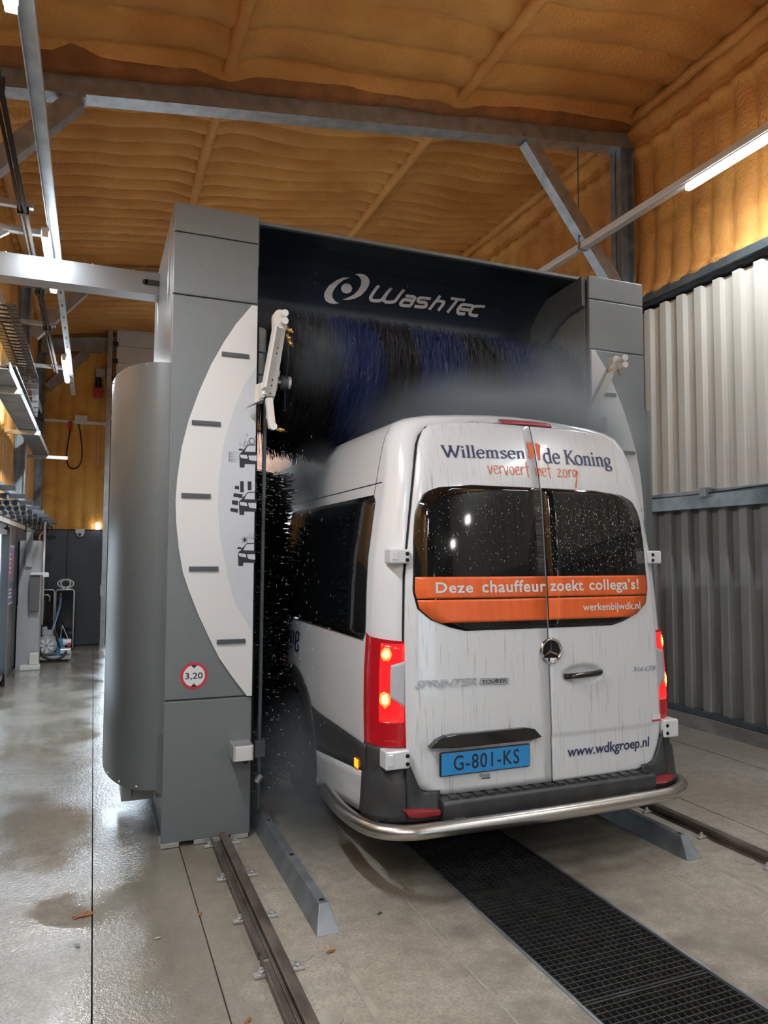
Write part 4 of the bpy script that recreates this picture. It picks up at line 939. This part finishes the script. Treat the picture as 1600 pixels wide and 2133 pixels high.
# ------------------------------------------------------------------ rails and wheel guides
def rail(x, sgn, label):
    t = empty('gantry_rail', (x, 3, 0), label, 'rail', 'running rails of the wash gantry')
    MB().box(x - .030, x + .030, -1.2, 14, .0, .012).box(x - .008, x + .008, -1.2, 14, .012, .040).box(x - .024, x + .024, -1.2, 14, .036, .056).build('rail_head', rail_steel, t, bevel=.004)
    for y0, y1 in ((-1.2, 3.105), (3.135, 7.6), (7.62, 14)):
        a = x - sgn * .052; MB().box(a - .022, a + .022, y0, y1, 0, .006).box(a - sgn * .022, a - sgn * .014, y0, y1, .006, .034).build('edge_angle', rail_steel, t, bevel=.002)
    k = 0
    for s in (-1, 1):
        xo = x + s * (.088 if s * sgn < 0 else .062)
        if sgn < 0 and s > 0: continue
        p0 = None
        for y in np.arange(1.13, 8, .47):
            if p0 is None:
                p0 = MB().box(xo - .03, xo + .03, y - .014, y + .014, .002, .016).build('clamp_plate', alu, t, bevel=.003)
                MB().cyl((xo, y, .016), (xo, y, .036), .0085, 10).tube([(xo, y, .016), (xo, y, .026)], .015, 6).build('bolt', alu, p0)
            else:
                c = shared(p0, (0, y - 1.13, 0), t); shared(p0.children[0], (0, 0, 0), c)
    return t
rail(.762, 1, 'rusty running rail passing under the near grey column, beside the wet floor')
rail(3.535, -1, 'rusty running rail on the dry concrete towards the corrugated wall')
for x, y0, lab in ((1.027, 3.22, 'galvanised wheel guide with sloped end between the near rail and the van'), (3.195, 3.25, 'galvanised wheel guide emerging beneath the far end of the steel guard tube')):
    t = empty('wheel_guide', (x, y0, 0), lab, 'wheel guide', 'wheel guides of the wash bay')
    h = .105; w = .056; u = .022
    vs = [(x - w, y0, 0), (x + w, y0, 0), (x + u, y0 + .085, h), (x - u, y0 + .085, h), (x - w, 9, 0), (x + w, 9, 0), (x + u, 9, h), (x - u, 9, h)]
    MB().add(vs, [(0, 1, 2, 3), (4, 7, 6, 5), (0, 3, 7, 4), (1, 5, 6, 2), (3, 2, 6, 7), (0, 4, 5, 1)]).build('guide_body', galv_dull, t, bevel=.003)
    for yy in (y0 + .12, y0 + .67, y0 + 1.22, y0 + 1.77): MB().cyl((x, yy, h - .004), (x, yy, h + .0015), .013, 14).build('bolt_hole', black_plastic, t)

# ------------------------------------------------------------------ pit gratings
def grating(y0):
    t = empty('pit_grating', (2.085, y0, 0))
    f = MB(); f.box(1.772, 1.780, y0 + .003, y0 + .935, -.034, -.001).box(2.392, 2.400, y0 + .003, y0 + .935, -.034, -.001).box(1.772, 2.400, y0 + .003, y0 + .012, -.034, -.001).box(1.772, 2.400, y0 + .926, y0 + .935, -.034, -.001)
    f.build('frame', grate_steel, t)
    b = MB()
    for k in range(1, 28): b.box(1.78, 2.392, y0 + .0335 * k - .0025, y0 + .0335 * k + .0025, -.034, -.003)
    b.build('cross_bars', grate_steel, t, kind='stuff')
    b = MB()
    for k in range(1, 19): b.box(1.776 + .0328 * k - .0015, 1.776 + .0328 * k + .0015, y0 + .01, y0 + .93, -.030, -.005)
    b.build('bearing_bars', grate_steel, t, kind='stuff')
    return t
g0 = grating(1.45); gl = [g0]
for k in range(1, 8): gl.append(copy_tree(g0, (0, .94 * k, 0)))
gl.append(copy_tree(g0, (0, -.94, 0)))
for i, (o, lab) in enumerate(zip(gl, ('black steel pit grating at the bottom edge of the view', 'black steel pit grating with the full joint bar in open view before the van', 'black steel pit grating in the shade of the steel guard tube', 'black pit grating under the rear bumper', 'black pit grating under the rear axle', 'black pit grating under the middle of the van', 'black pit grating under the front half of the van', 'black pit grating beyond the van', 'black pit grating before the bottom edge of the view'))):
    tag(o, lab, 'grating', 'gratings over the wash pit')

# ------------------------------------------------------------------ fallen leaves and litter
def leaf(x, y, s, rot, m, lab):
    q = []
    for k in range(22):
        a = 2 * math.pi * k / 22; r = s * (.62 + .38 * abs(math.cos(a * 3.5)) ** 1.5) * (1.25 if abs(math.cos(a)) > .8 else .8)
        ca, sa = r * math.cos(a), r * math.sin(a) * .7; q.append((x + ca * math.cos(rot) - sa * math.sin(rot), y + ca * math.sin(rot) + sa * math.cos(rot)))
    vs = [(px, py, .004 + .22 * s * abs(nz(px * 40, py * 40))) for px, py in q] + [(x, y, .005 + .1 * s)]
    n_ = len(q); MB().add(vs, [(i, (i + 1) % n_, n_) for i in range(n_)]).build('fallen_leaf', m, label=lab, cat='leaf', group='litter on the wash bay floor', recalc=False)
for a in ((.995, 3.085, .021, .3, leaf_brown, 'brown oak leaf on pale floor just before the galvanised guide end'), (.515, 3.625, .018, 1.2, leaf_brown, 'small rusty leaf on damp floor beside the near rail'), (.0, 3.81, .045, .2, leaf_brown, 'crumpled yellow brown leaf in the wet patch'), (.69, 4.0, .024, 2., leaf_brown, 'brown leaf against the near rail close to the column foot'), (1.31, 3.32, .015, .4, P('dark_leaf', (.07, .055, .04), .7), 'dark curled leaf between the near guide and the pit'), (.57, 2.75, .018, .9, leaf_brown, 'orange leaf scrap at the bottom edge beside the rail'), (.31, 3.47, .014, .1, P('pale_scrap', (.5, .48, .45), .6), 'pale paper scrap on the wet slab joint'), (-.02, 3.53, .020, 1.9, P('grey_scrap', (.20, .20, .21), .5), 'grey crumpled scrap on the glossy floor')):
    leaf(*a)

# ------------------------------------------------------------------ lighting: track on the near side, trunking on the far side
def led(name, x, y0, y1, z, label, group, watts, hang=0.):
    t = empty(name, (x, y0, z), label, 'strip light', group)
    MB().box(x - .026, x + .026, y0, y1, z + .012, z + .055).build('housing', white_metal, t, bevel=.004)
    MB().tube([(x, y0 + .01, z), (x, y0 + .025, z), (x, y1 - .025, z), (x, y1 - .01, z)], [.016, .026, .026, .016], 14).build('diffuser', led_tube, t, smooth=True)
    for yy in (y0, y1): MB().box(x - .022, x + .022, yy - .012, yy + .012, z - .016, z + .03).build('end_cap', white_metal, t, bevel=.004)
    for tilt, dx, part in ((0, 0, .44), (1.4, .04, .28), (-1.4, -.04, .28)):
        area_light('lamp_light', (x - dx * 0 + dx, (y0 + y1) / 2, z - .04 + abs(dx) * .8), .05, y1 - y0, watts * part, rot=(0, tilt, 0), parent=t)
    return t
TX, TZ = -.315, 3.93
trk = empty('light_track', (TX, 0, TZ), 'galvanised channel track carrying strip lights along the window side', 'light track')
MB().box(TX - .035, TX + .035, -6, 6.55, TZ + .028, TZ + .033).box(TX - .035, TX - .030, -2.5, 6.55, TZ - .01, TZ + .03).box(TX + .030, TX + .035, -2.5, 6.55, TZ - .01, TZ + .03).build('channel', galv, trk)
MB().box(TX - .030, TX + .024, 6.2, 10.9, TZ - .004, TZ + .026).build('perforated_channel', galv, trk)
for k in range(12): MB().box(TX - .012, TX + .006, 6.6 + .35 * k, 6.66 + .35 * k, TZ - .006, TZ - .003).build('slot', black_plastic, trk)
for nm, y0, y1, lab in (('strip_light', -5.0, -3.9, 'lit strip light far behind the viewpoint on the track'), ('strip_light', -1.5, -.4, 'lit strip light on the track, behind the viewpoint'), ('strip_light', 2.0, 3.10, 'lit strip light at the top corner, nearest on the galvanised track'), ('strip_light', 5.30, 6.42, 'lit strip light crossing behind the pale cable arm'), ('strip_light', 8.64, 9.76, 'lit strip light farthest along the track, glowing before the orange wall')):
    led(nm, TX - .045, y0, y1, 3.86, lab, 'strip lights on the window side', 85 if y0 < 5 else (115 if y0 > 7 else 62))
QX, QZ = 4.98, 5.13
trk2 = empty('lighting_trunk', (QX, 0, QZ), 'grey lighting trunk hung from a rod along the corrugated wall', 'lighting trunk')
MB().box(QX - .045, QX + .045, -5.5, 14.6, QZ, QZ + .065).build('trunk', white_metal, trk2, bevel=.005)
MB().box(QX - .034, QX + .034, -5.5, 14.6, QZ - .012, QZ + .002).build('trunk_cover', alu, trk2)
for yy in (6.52, 11.32, 2.0):
    MB().cyl((QX - .055, yy, QZ - .01), (QX - .055, yy, 6.295 if yy > 3 else 6.58), .006, 8).build('hanging_rod', dark_steel, trk2)
    MB().box(QX - .062, QX + .05, yy - .012, yy + .012, QZ - .016, QZ + .07).build('clamp', galv_dull, trk2)
for y0, y1, lab in ((3.45, 4.98, 'lit strip light under the trunk, glaring before the orange wall'), (-.6, .95, 'lit strip light under the trunk, behind the viewpoint'), (-4.6, -3.1, 'lit strip light under the trunk, far behind the viewpoint')):
    led('strip_light', QX, y0, y1, QZ - .05, lab, 'strip lights on the corrugated wall side', 60)
for y, z, lab in ((-4.8, 3.69, 'bulkhead lamp high on the corrugated wall, mirrored in the rear window'), (-6.15, 3.38, 'lower bulkhead lamp near the front wall, mirrored in the rear window')):
    t = empty('wall_lamp', (XR - .15, y, z), lab, 'wall lamp', 'bulkhead lamps behind the viewpoint')
    MB().box(XR - .12, XR - .05, y - .16, y + .16, z - .10, z + .10).build('housing', grey_panel, t, bevel=.01); MB().box(XR - .135, XR - .12, y - .13, y + .13, z - .07, z + .07).build('diffuser', P('lit_bulkhead', (1, 1, 1), .4, emit=(1, .97, .92), es=45), t, bevel=.004)
# conduits and brackets on the window side
t = empty('cable_conduit', (-.48, 0, 3.95), 'thin dark conduit pair running along under the wall brackets', 'conduit')
MB().tube([(-.475, -2, 3.95), (-.475, 9.7, 3.95)], .014, 8).build('pipe', conduit_dark, t, smooth=True); MB().tube([(-.505, -2, 3.955), (-.505, 9.7, 3.955)], .010, 8).build('pipe', conduit_dark, t, smooth=True)
for yy in (3.8, 5.2, 6.8, 7.85, 9.3): MB().box(-.525, -.455, yy - .015, yy + .015, 3.935, 3.985).build('clip', conduit_dark, t)
def bracket(y, z, tip, strut, lab):
    t = empty('wall_bracket', (XL, y, z), lab, 'bracket', 'cantilever brackets on the window side wall')
    MB().box(XL, tip, y - .022, y + .022, z - .012, z + .03).build('arm', galv, t, bevel=.003)
    MB().box(XL - .02, XL + .012, y - .06, y + .06, z - .14, z + .14).build('wall_plate', galv, t)
    if strut: MB().beam((XL, y, z - .34), (XL + .45, y, z - .01), .03, .03, (0, 1, 0)).build('strut', galv, t)
bracket(5.22, 4.00, -.43, False, 'short galvanised bracket over the conduit near the frame edge')
bracket(5.62, 3.99, -.275, True, 'galvanised bracket with diagonal strut carrying the light track')
bracket(7.85, 3.99, -.41, False, 'pale galvanised bracket ending under the diagonal knee brace')
bracket(9.55, 3.97, -.40, False, 'far galvanised bracket near the end of the conduit')

# cable chain on its trough
t = empty('cable_chain', (-.90, 9.4, 3.3), 'black energy chain looping back over its galvanised trough', 'cable chain')
ch = []
for k in range(22): ch.append((6.9 + .125 * k, 3.84))
for k in range(1, 9): a = math.pi / 2 - math.pi * k / 9; ch.append((9.55 + .24 * math.cos(a), 3.60 + .24 * math.sin(a)))
for k in range(20): ch.append((9.5 - .125 * k, 3.36))
for i, (y, z) in enumerate(ch):
    y2, z2 = ch[min(i + 1, len(ch) - 1)] if i < len(ch) - 1 else (y - .1, z)
    d = Vector((0, y2 - y, z2 - z)).normalized(); c = Vector((-.80, y, z)); l_ = MB()
    for sx in (-.085, .085): l_.beam(c + Vector((sx, 0, 0)) - d * .052, c + Vector((sx, 0, 0)) + d * .052, .012, .075, (1, 0, 0) if abs(d.x) < .5 else (0, 0, 1))
    l_.beam(c + Vector((-.085, 0, 0)), c + Vector((.085, 0, 0)), .02, .012, (0, 0, 1))
    l_.build('chain_link', black_plastic, t)
tr = empty('cable_trough', (-.88, 9, 3.25), 'long grey sheet metal trough with bright edge below the energy chain', 'cable trough')
MB().box(-.90, -.70, 6.8, 12.6, 3.265, 3.272).box(-.705, -.698, 6.8, 12.6, 3.25, 3.33).box(-.905, -.898, 6.8, 12.6, 3.25, 3.33).build('tray', galv_dull, tr)
for yy in (7.5, 10.0, 12.4): MB().box(XL + .04, -.42 if yy > 12 else -.66, yy - .02, yy + .02, 3.20, 3.25).build('tray_bracket', alu, tr)

# low rail with hose rollers
t = empty('hose_rail', (-.95, 9, 2.3), 'steel rail with cross brackets and short black rollers above the windows', 'hose rail')
MB().box(-.80, -.76, 6.2, 14.6, 2.29, 2.34).build('rail_bar', galv_dull, t, bevel=.004); MB().box(XL, XL + .05, 6.2, 14.6, 2.18, 2.30).build('wall_channel', alu, t)
for k in range(9):
    y = 6.8 + .93 * k; MB().box(XL, -.62, y - .02, y + .02, 2.24, 2.285).build('cross_bracket', dark_steel, t, bevel=.003)
    for j in range(5): MB().cyl((-1.0 + .07 * j, y + .10, 2.20), (-1.0 + .07 * j, y + .24, 2.20), .026, 10).build('roller', black_plastic, t, smooth=True, angle=40)

# ------------------------------------------------------------------ far end, window side
t = empty('poster', (XL + .02, 11.1, 1.4), 'tall blue and red poster on the slate wall beside the window', 'poster')
MB().box(XL + .014, XL + .025, 10.78, 11.52, 1.03, 1.83).build('board', white_metal, t)
blue_p = P('poster_blue', (.06, .08, .32), .5); red_p = P('poster_red', (.62, .05, .08), .5)
for a, b, c_, d_, m_ in ((10.80, 11.50, 1.05, 1.33, blue_p), (10.80, 11.50, 1.33, 1.81, P('poster_violet', (.20, .16, .40), .5))): MB().box(XL + .025, XL + .027, a, b, c_, d_).build('print', m_, t)
MB().prism([(11.05, 1.36), (11.3, 1.40), (11.4, 1.70), (11.2, 1.78)], XL + .027, XL + .029, 'x').build('print_motif', red_p, t)
for k in range(3): MB().box(XL + .027, XL + .029, 10.92, 11.28, 1.12 + .05 * k, 1.14 + .05 * k).build('text_line', print_white, t)
for k in range(5): MB().box(XL + .027, XL + .029, 10.88, 11.08 + .05 * (k % 2), 1.45 + .06 * k, 1.48 + .06 * k).build('text_block', print_white, t)
t = empty('service_post', (-.9, 12.4, 0), 'tall light grey service post with dark front panel and white lamp hood', 'service post')
MB().box(-1.04, -.74, 12.25, 12.75, 0, 1.92).build('housing', grey_panel, t, bevel=.01)
MB().add([(-1.04, 12.20, 0), (-.84, 12.20, 0), (-.73, 12.20, .85), (-.80, 12.20, .95), (-1.04, 12.20, .95), (-1.04, 12.3, 0), (-.84, 12.3, 0), (-.73, 12.3, .85), (-.80, 12.3, .95), (-1.04, 12.3, .95)], [(0, 1, 2, 3, 4), (9, 8, 7, 6, 5), (0, 5, 6, 1), (1, 6, 7, 2), (2, 7, 8, 3), (3, 8, 9, 4), (4, 9, 5, 0)]).build('lower_panel', grey_panel, t)
MB().box(-.88, -.745, 12.10, 12.24, .86, 1.40).build('front_panel', P('brown_grey_panel', (.12, .115, .12), .5), t, bevel=.006)
MB().box(-.87, -.63, 12.06, 12.26, 1.40, 1.44).box(-.70, -.62, 12.04, 12.2, 1.37, 1.42).build('lamp_hood', white_metal, t, bevel=.006)
MB().box(-.95, -.86, 12.19, 12.25, 1.52, 1.72).box(-.95, -.86, 12.2, 12.25, 1.72, 2.05).build('switch_box', grey_panel, t, bevel=.005)
MB().cyl((-.70, 12.2, .65), (-.70, 12.2, 2.2), .018, 10).build('pipe', alu, t, smooth=True)
MB().tube(smoothpath([(-.78, 12.4, 1.92), (-.78, 12.4, 2.0), (-.72, 12.4, 2.08), (-.71, 12.4, 2.22)], 5), .014, 8).build('copper_pipe', P('copper', (.55, .26, .13), .4, .8), t, smooth=True)
MB().box(-.97, -.70, 12.02, 12.19, 0, .07).build('base_block', white_metal, t, bevel=.01); MB().box(-.85, -.72, 12.08, 12.19, .07, .24).build('base_box', offwhite, t, bevel=.01)
MB().tube(smoothpath([(-.97, 12.3, 2.05), (-.96, 12.3, 2.18), (-.93, 12.5, 2.26)], 5), .010, 8).build('cable', cable_black, t, smooth=True)
for x0, x1, lab in ((-.86, -.62, 'black floor cabinet with silver rim, the one partly behind the service post'), (-.605, -.30, 'black floor cabinet with silver rim and white hose loops on top')):
    t = empty('equipment_cabinet', ((x0 + x1) / 2, 14.2, 0), lab, 'cabinet', 'black equipment cabinets at the end wall')
    MB().box(x0, x1, 14.15, 14.6, .03, 1.08).build('body', gloss_black, t, bevel=.012)
    MB().tube([(x0 + .005, 14.145, .05), (x0 + .005, 14.145, 1.06), (x0 + .03, 14.145, 1.09), (x1 - .03, 14.145, 1.09), (x1 - .005, 14.145, 1.06), (x1 - .005, 14.145, .05)], .012, 8).build('silver_rim', alu, t, smooth=True)
    if x0 < -.7:
        MB().tube([(-.84, 14.12, 1.0), (-.72, 14.12, 1.0), (-.70, 14.12, .97), (-.70, 14.12, .88)], .014, 8).build('pipe', alu, t, smooth=True)
        MB().cyl((-.80, 14.1, .55), (-.80, 14.1, .92), .05, 12).build('canister', cable_black, t, smooth=True, angle=40); MB().cyl((-.76, 14.08, .10), (-.76, 14.08, .45), .045, 12).build('bottle', white_metal, t, smooth=True, angle=40)
    else:
        for k in range(2):
            MB().tube([(-.45 + (.13 - .05 * k) * math.cos(a), 14.25 + .03 * k, 1.19 + (.075 - .01 * k) * math.sin(a)) for a in np.linspace(-2.2, 4.6, 24)], .013, 8).build('hose_loop', offwhite, t, smooth=True)
        for dx in (-.04, .03): MB().cyl((-.45 + dx, 14.22, 1.09), (-.45 + dx, 14.22, 1.14), .025, 10).build('hose_socket', white_metal, t, smooth=True, angle=40)
        MB().cyl((-.52, 14.12, .95), (-.52, 14.12, 1.03), .016, 8).build('brass_valve', brass, t)
        MB().tube(smoothpath([(-.52, 14.12, .95), (-.53, 14.05, .8), (-.60, 13.7, .5), (-.63, 13.4, .36)], 6), .022, 10).build('blue_hose', hose_blue, t, smooth=True)
t = empty('pump_unit', (-.55, 13.1, 0), 'grey electric pump unit with fan cover and black hose on a floor frame', 'pump')
MB().box(-.80, -.30, 12.85, 13.3, .03, .09).build('frame', grey_panel, t, bevel=.005)
for x in (-.75, -.36): MB().box(x - .03, x + .03, 12.88, 12.94, 0, .03).build('foot', rubber, t)
MB().tube([(-.66, 12.80, .26), (-.66, 12.83, .26), (-.66, 13.15, .26), (-.66, 13.2, .26)], [.12, .155, .155, .12], 24).build('motor', motor_grey, t, smooth=True, angle=40)
fan = MB()
for k in range(7):
    a = 2 * math.pi * k / 7; fan.prism([(-.66 + r * math.cos(a + da), .26 + r * math.sin(a + da)) for r, da in ((.03, 0), (.115, .15), (.115, .60), (.03, .7))], 12.785, 12.803)
fan.build('fan_cover', white_metal, t); MB().box(-.72, -.58, 12.9, 13.1, .41, .49).build('terminal_box', motor_grey, t, bevel=.008)
MB().box(-.52, -.40, 12.9, 13.15, .09, .34).build('pump_block', pump_blue, t, bevel=.01); MB().cyl((-.42, 12.9, .30), (-.30, 12.9, .30), .05, 14).build('pump_head', white_metal, t, smooth=True, angle=40)
MB().box(-.46, -.30, 12.82, 13.0, .12, .20).build('pump_foot', alu, t, bevel=.01); MB().cyl((-.33, 12.84, .26), (-.33, 12.86, .26), .03, 12).build('red_knob', red_paint, t)
MB().tube(smoothpath([(-.70, 12.72, 1.0), (-.74, 12.72, .6), (-.76, 12.7, .3), (-.70, 12.68, .12), (-.55, 12.66, .06), (-.42, 12.66, .09), (-.36, 12.7, .17)], 7), .020, 10).build('black_hose', cable_black, t, smooth=True)
MB().tube(smoothpath([(-.50, 12.95, .34), (-.52, 12.9, .42), (-.56, 12.85, .50), (-.52, 12.85, .40), (-.46, 12.85, .22)], 6), .014, 8).build('hose', cable_black, t, smooth=True)
MB().tube([(-.47, 13.0, .3), (-.44, 13.0, .56), (-.34, 13.0, .32)], .010, 8).build('thin_pipe', alu, t, smooth=True)
# on the end wall
t = empty('security_camera', (-.25, 14.93, 2.17), 'white dome security camera on top of the slate panel', 'security camera')
MB().box(-.33, -.17, 14.86, 14.95, 2.12, 2.20).build('base', white_metal, t, bevel=.008)
MB().grid(18, 7, lambda u, v: (-.25 + .07 * math.cos(v * math.pi / 2) * math.cos(2 * math.pi * u), 14.87 + .05 * math.cos(v * math.pi / 2) * math.sin(2 * math.pi * u), 2.12 - .08 * math.sin(v * math.pi / 2)), closed_u=True).build('dome', white_metal, t, smooth=True, recalc=False)
MB().cyl((-.25, 14.80, 2.09), (-.25, 14.83, 2.09), .025, 14).build('lens', gloss_black, t)
MB().box(.02, .10, 14.80, 14.92, 2.19, 2.32).build('floodlight', P('lit_floodlight', (1, 1, 1), .4, emit=(1, .98, .95), es=3), label='small lit floodlight on the edge above the dark door', cat='floodlight', bevel=.01)
t = empty('junction_box', (-.29, 14.9, 4.28), 'white junction box on a rail with a hanging cable loop', 'junction box')
MB().box(-.40, -.18, 14.84, 14.92, 4.19, 4.36).build('box', offwhite, t, bevel=.01); MB().box(XL + .1, .2, 14.90, 14.95, 4.21, 4.26).build('rail_bar', white_metal, t)
MB().box(-.50, -.44, 14.86, 14.92, 4.06, 4.24).build('red_switch', red_paint, t, bevel=.004)
MB().tube(smoothpath([(-.47, 14.86, 4.06), (-.49, 14.86, 3.9), (-.52, 14.86, 3.55), (-.46, 14.86, 3.36), (-.33, 14.86, 3.36), (-.25, 14.86, 3.55), (-.28, 14.86, 3.95), (-.33, 14.86, 4.2)], 6), .013, 8).build('cable_loop', cable_black, t, smooth=True)
t = empty('door_motor', (-.02, 14.85, 4.85), 'red and black door motor high on the orange end wall', 'motor')
MB().box(-.08, .08, 14.74, 14.90, 4.72, 4.90).build('gearbox', red_paint, t, bevel=.012); MB().cyl((0, 14.8, 4.90), (0, 14.8, 5.10), .06, 14).build('motor', cable_black, t, smooth=True, angle=40); MB().box(-.04, .12, 14.80, 14.92, 5.10, 5.28).build('bracket', grey_panel, t)
MB().cyl((.03, 14.82, 3.4), (.03, 14.82, 4.72), .006, 6).build('chain', alu, t)

# ------------------------------------------------------------------ spray
def mist(name, c, r, dens, lab, sc=3.2, up=0, rot=(0, 0, 0)):
    m = bpy.data.materials.new(name + '_vapour'); m.use_nodes = True; nt = m.node_tree; nt.nodes.clear(); N = nt.nodes.new; Lk = nt.links.new
    out = N('ShaderNodeOutputMaterial'); v = N('ShaderNodeVolumeScatter'); v.inputs['Color'].default_value = (.97, .97, .98, 1); v.inputs['Anisotropy'].default_value = .2; Lk(v.outputs[0], out.inputs['Volume'])
    tc = N('ShaderNodeTexCoord'); ln = N('ShaderNodeVectorMath'); ln.operation = 'LENGTH'; Lk(tc.outputs['Object'], ln.inputs[0])
    fr_ = N('ShaderNodeMapRange'); fr_.interpolation_type = 'SMOOTHSTEP'; fr_.inputs['From Min'].default_value = 1.; fr_.inputs['From Max'].default_value = .0; Lk(ln.outputs['Value'], fr_.inputs['Value'])
    nt_ = N('ShaderNodeTexNoise'); nt_.inputs['Scale'].default_value = sc; nt_.inputs['Detail'].default_value = 3; Lk(tc.outputs['Object'], nt_.inputs['Vector'])
    nr = N('ShaderNodeMapRange'); nr.inputs['From Min'].default_value = .32; nr.inputs['From Max'].default_value = .68; nr.inputs['To Min'].default_value = .25; Lk(nt_.outputs['Fac'], nr.inputs['Value'])
    sq = N('ShaderNodeMath'); sq.operation = 'POWER'; Lk(fr_.outputs[0], sq.inputs[0]); sq.inputs[1].default_value = 1.7
    mu = N('ShaderNodeMath'); mu.operation = 'MULTIPLY'; Lk(sq.outputs[0], mu.inputs[0]); Lk(nr.outputs[0], mu.inputs[1])
    m2 = N('ShaderNodeMath'); m2.operation = 'MULTIPLY'; Lk(mu.outputs[0], m2.inputs[0]); m2.inputs[1].default_value = dens; Lk(m2.outputs[0], v.inputs['Density'])
    b = bmesh.new(); bmesh.ops.create_icosphere(b, subdivisions=3, radius=1.0); me = bpy.data.meshes.new(name); b.to_mesh(me); b.free(); me.materials.append(m)
    o = bpy.data.objects.new(name, me); COL.objects.link(o); o.location = c; o.scale = r; o.rotation_euler = rot
    return tag(o, lab, 'mist', kind='stuff')
if MIST:
    mist('water_mist', (2.50, 4.05, 2.46), (1.25, .72, .56), 19.0, 'fine spray mist drifting low over the van roof before the brush', 2.2)
    mist('water_mist', (3.05, 4.20, 2.78), (.75, .55, .75), 3.6, 'taller spray mist beside the far column', 2.2)
    mist('water_mist', (1.28, 4.38, 3.00), (.40, .12, .40), 5.5, 'fan of spray leaving the near arm nozzles')
    mist('water_mist', (1.32, 4.45, .32), (.70, .95, .70), 3.4, 'low mist around the rear wheel of the van')
    mist('water_mist', (1.40, 5.1, 2.25), (.36, .9, .38), 7.0, 'mist along the roof edge beneath the brush')
# flying drops
rnd = random.Random(11); vs, fs = [], []
def drop(p, d, L, w):
    d = Vector(d).normalized(); a = d.cross(Vector((.3, .9, .2))).normalized() * w; b_ = d.cross(a).normalized() * w; p = Vector(p); n_ = len(vs)
    vs.extend([tuple(p - d * L / 2), tuple(p + a), tuple(p + b_ ), tuple(p - a), tuple(p - b_), tuple(p + d * L / 2)])
    for i in range(4): fs.append((n_, n_ + 1 + i, n_ + 1 + (i + 1) % 4)); fs.append((n_ + 5, n_ + 1 + (i + 1) % 4, n_ + 1 + i))
for k in range(260):   # thrown from the upright brush
    z = rnd.choice((rnd.uniform(.2, 2.3), rnd.gauss(2.15, .14))); drop((rnd.uniform(.97, 1.22), rnd.uniform(4.6, 4.95), z), (1, rnd.uniform(-.5, .5), rnd.uniform(-.4, .1)), rnd.uniform(.008, .035), rnd.uniform(.0010, .0026))
for k in range(200):   # falling across the dark flank and wheel
    drop((rnd.uniform(1.05, 1.34), rnd.uniform(4.1, 4.9), rnd.uniform(.1, 2.5)), (rnd.gauss(0, .18), rnd.gauss(0, .2), -1), rnd.uniform(.004, .03), rnd.uniform(.0005, .0012))
for k in range(110):   # in front of the top brush
    drop((rnd.uniform(1.0, 3.5), rnd.uniform(3.9, 4.45), rnd.uniform(2.55, 3.75)), (rnd.gauss(0, .5), rnd.gauss(0, .3), -1), rnd.uniform(.003, .014), rnd.uniform(.0004, .0008))
MB().add(vs, fs).build('water_drops', P('water_drop', (.82, .84, .86), .12, spec=.8), label='scattered flying water drops round the brushes', cat='water drops', kind='stuff', recalc=False)
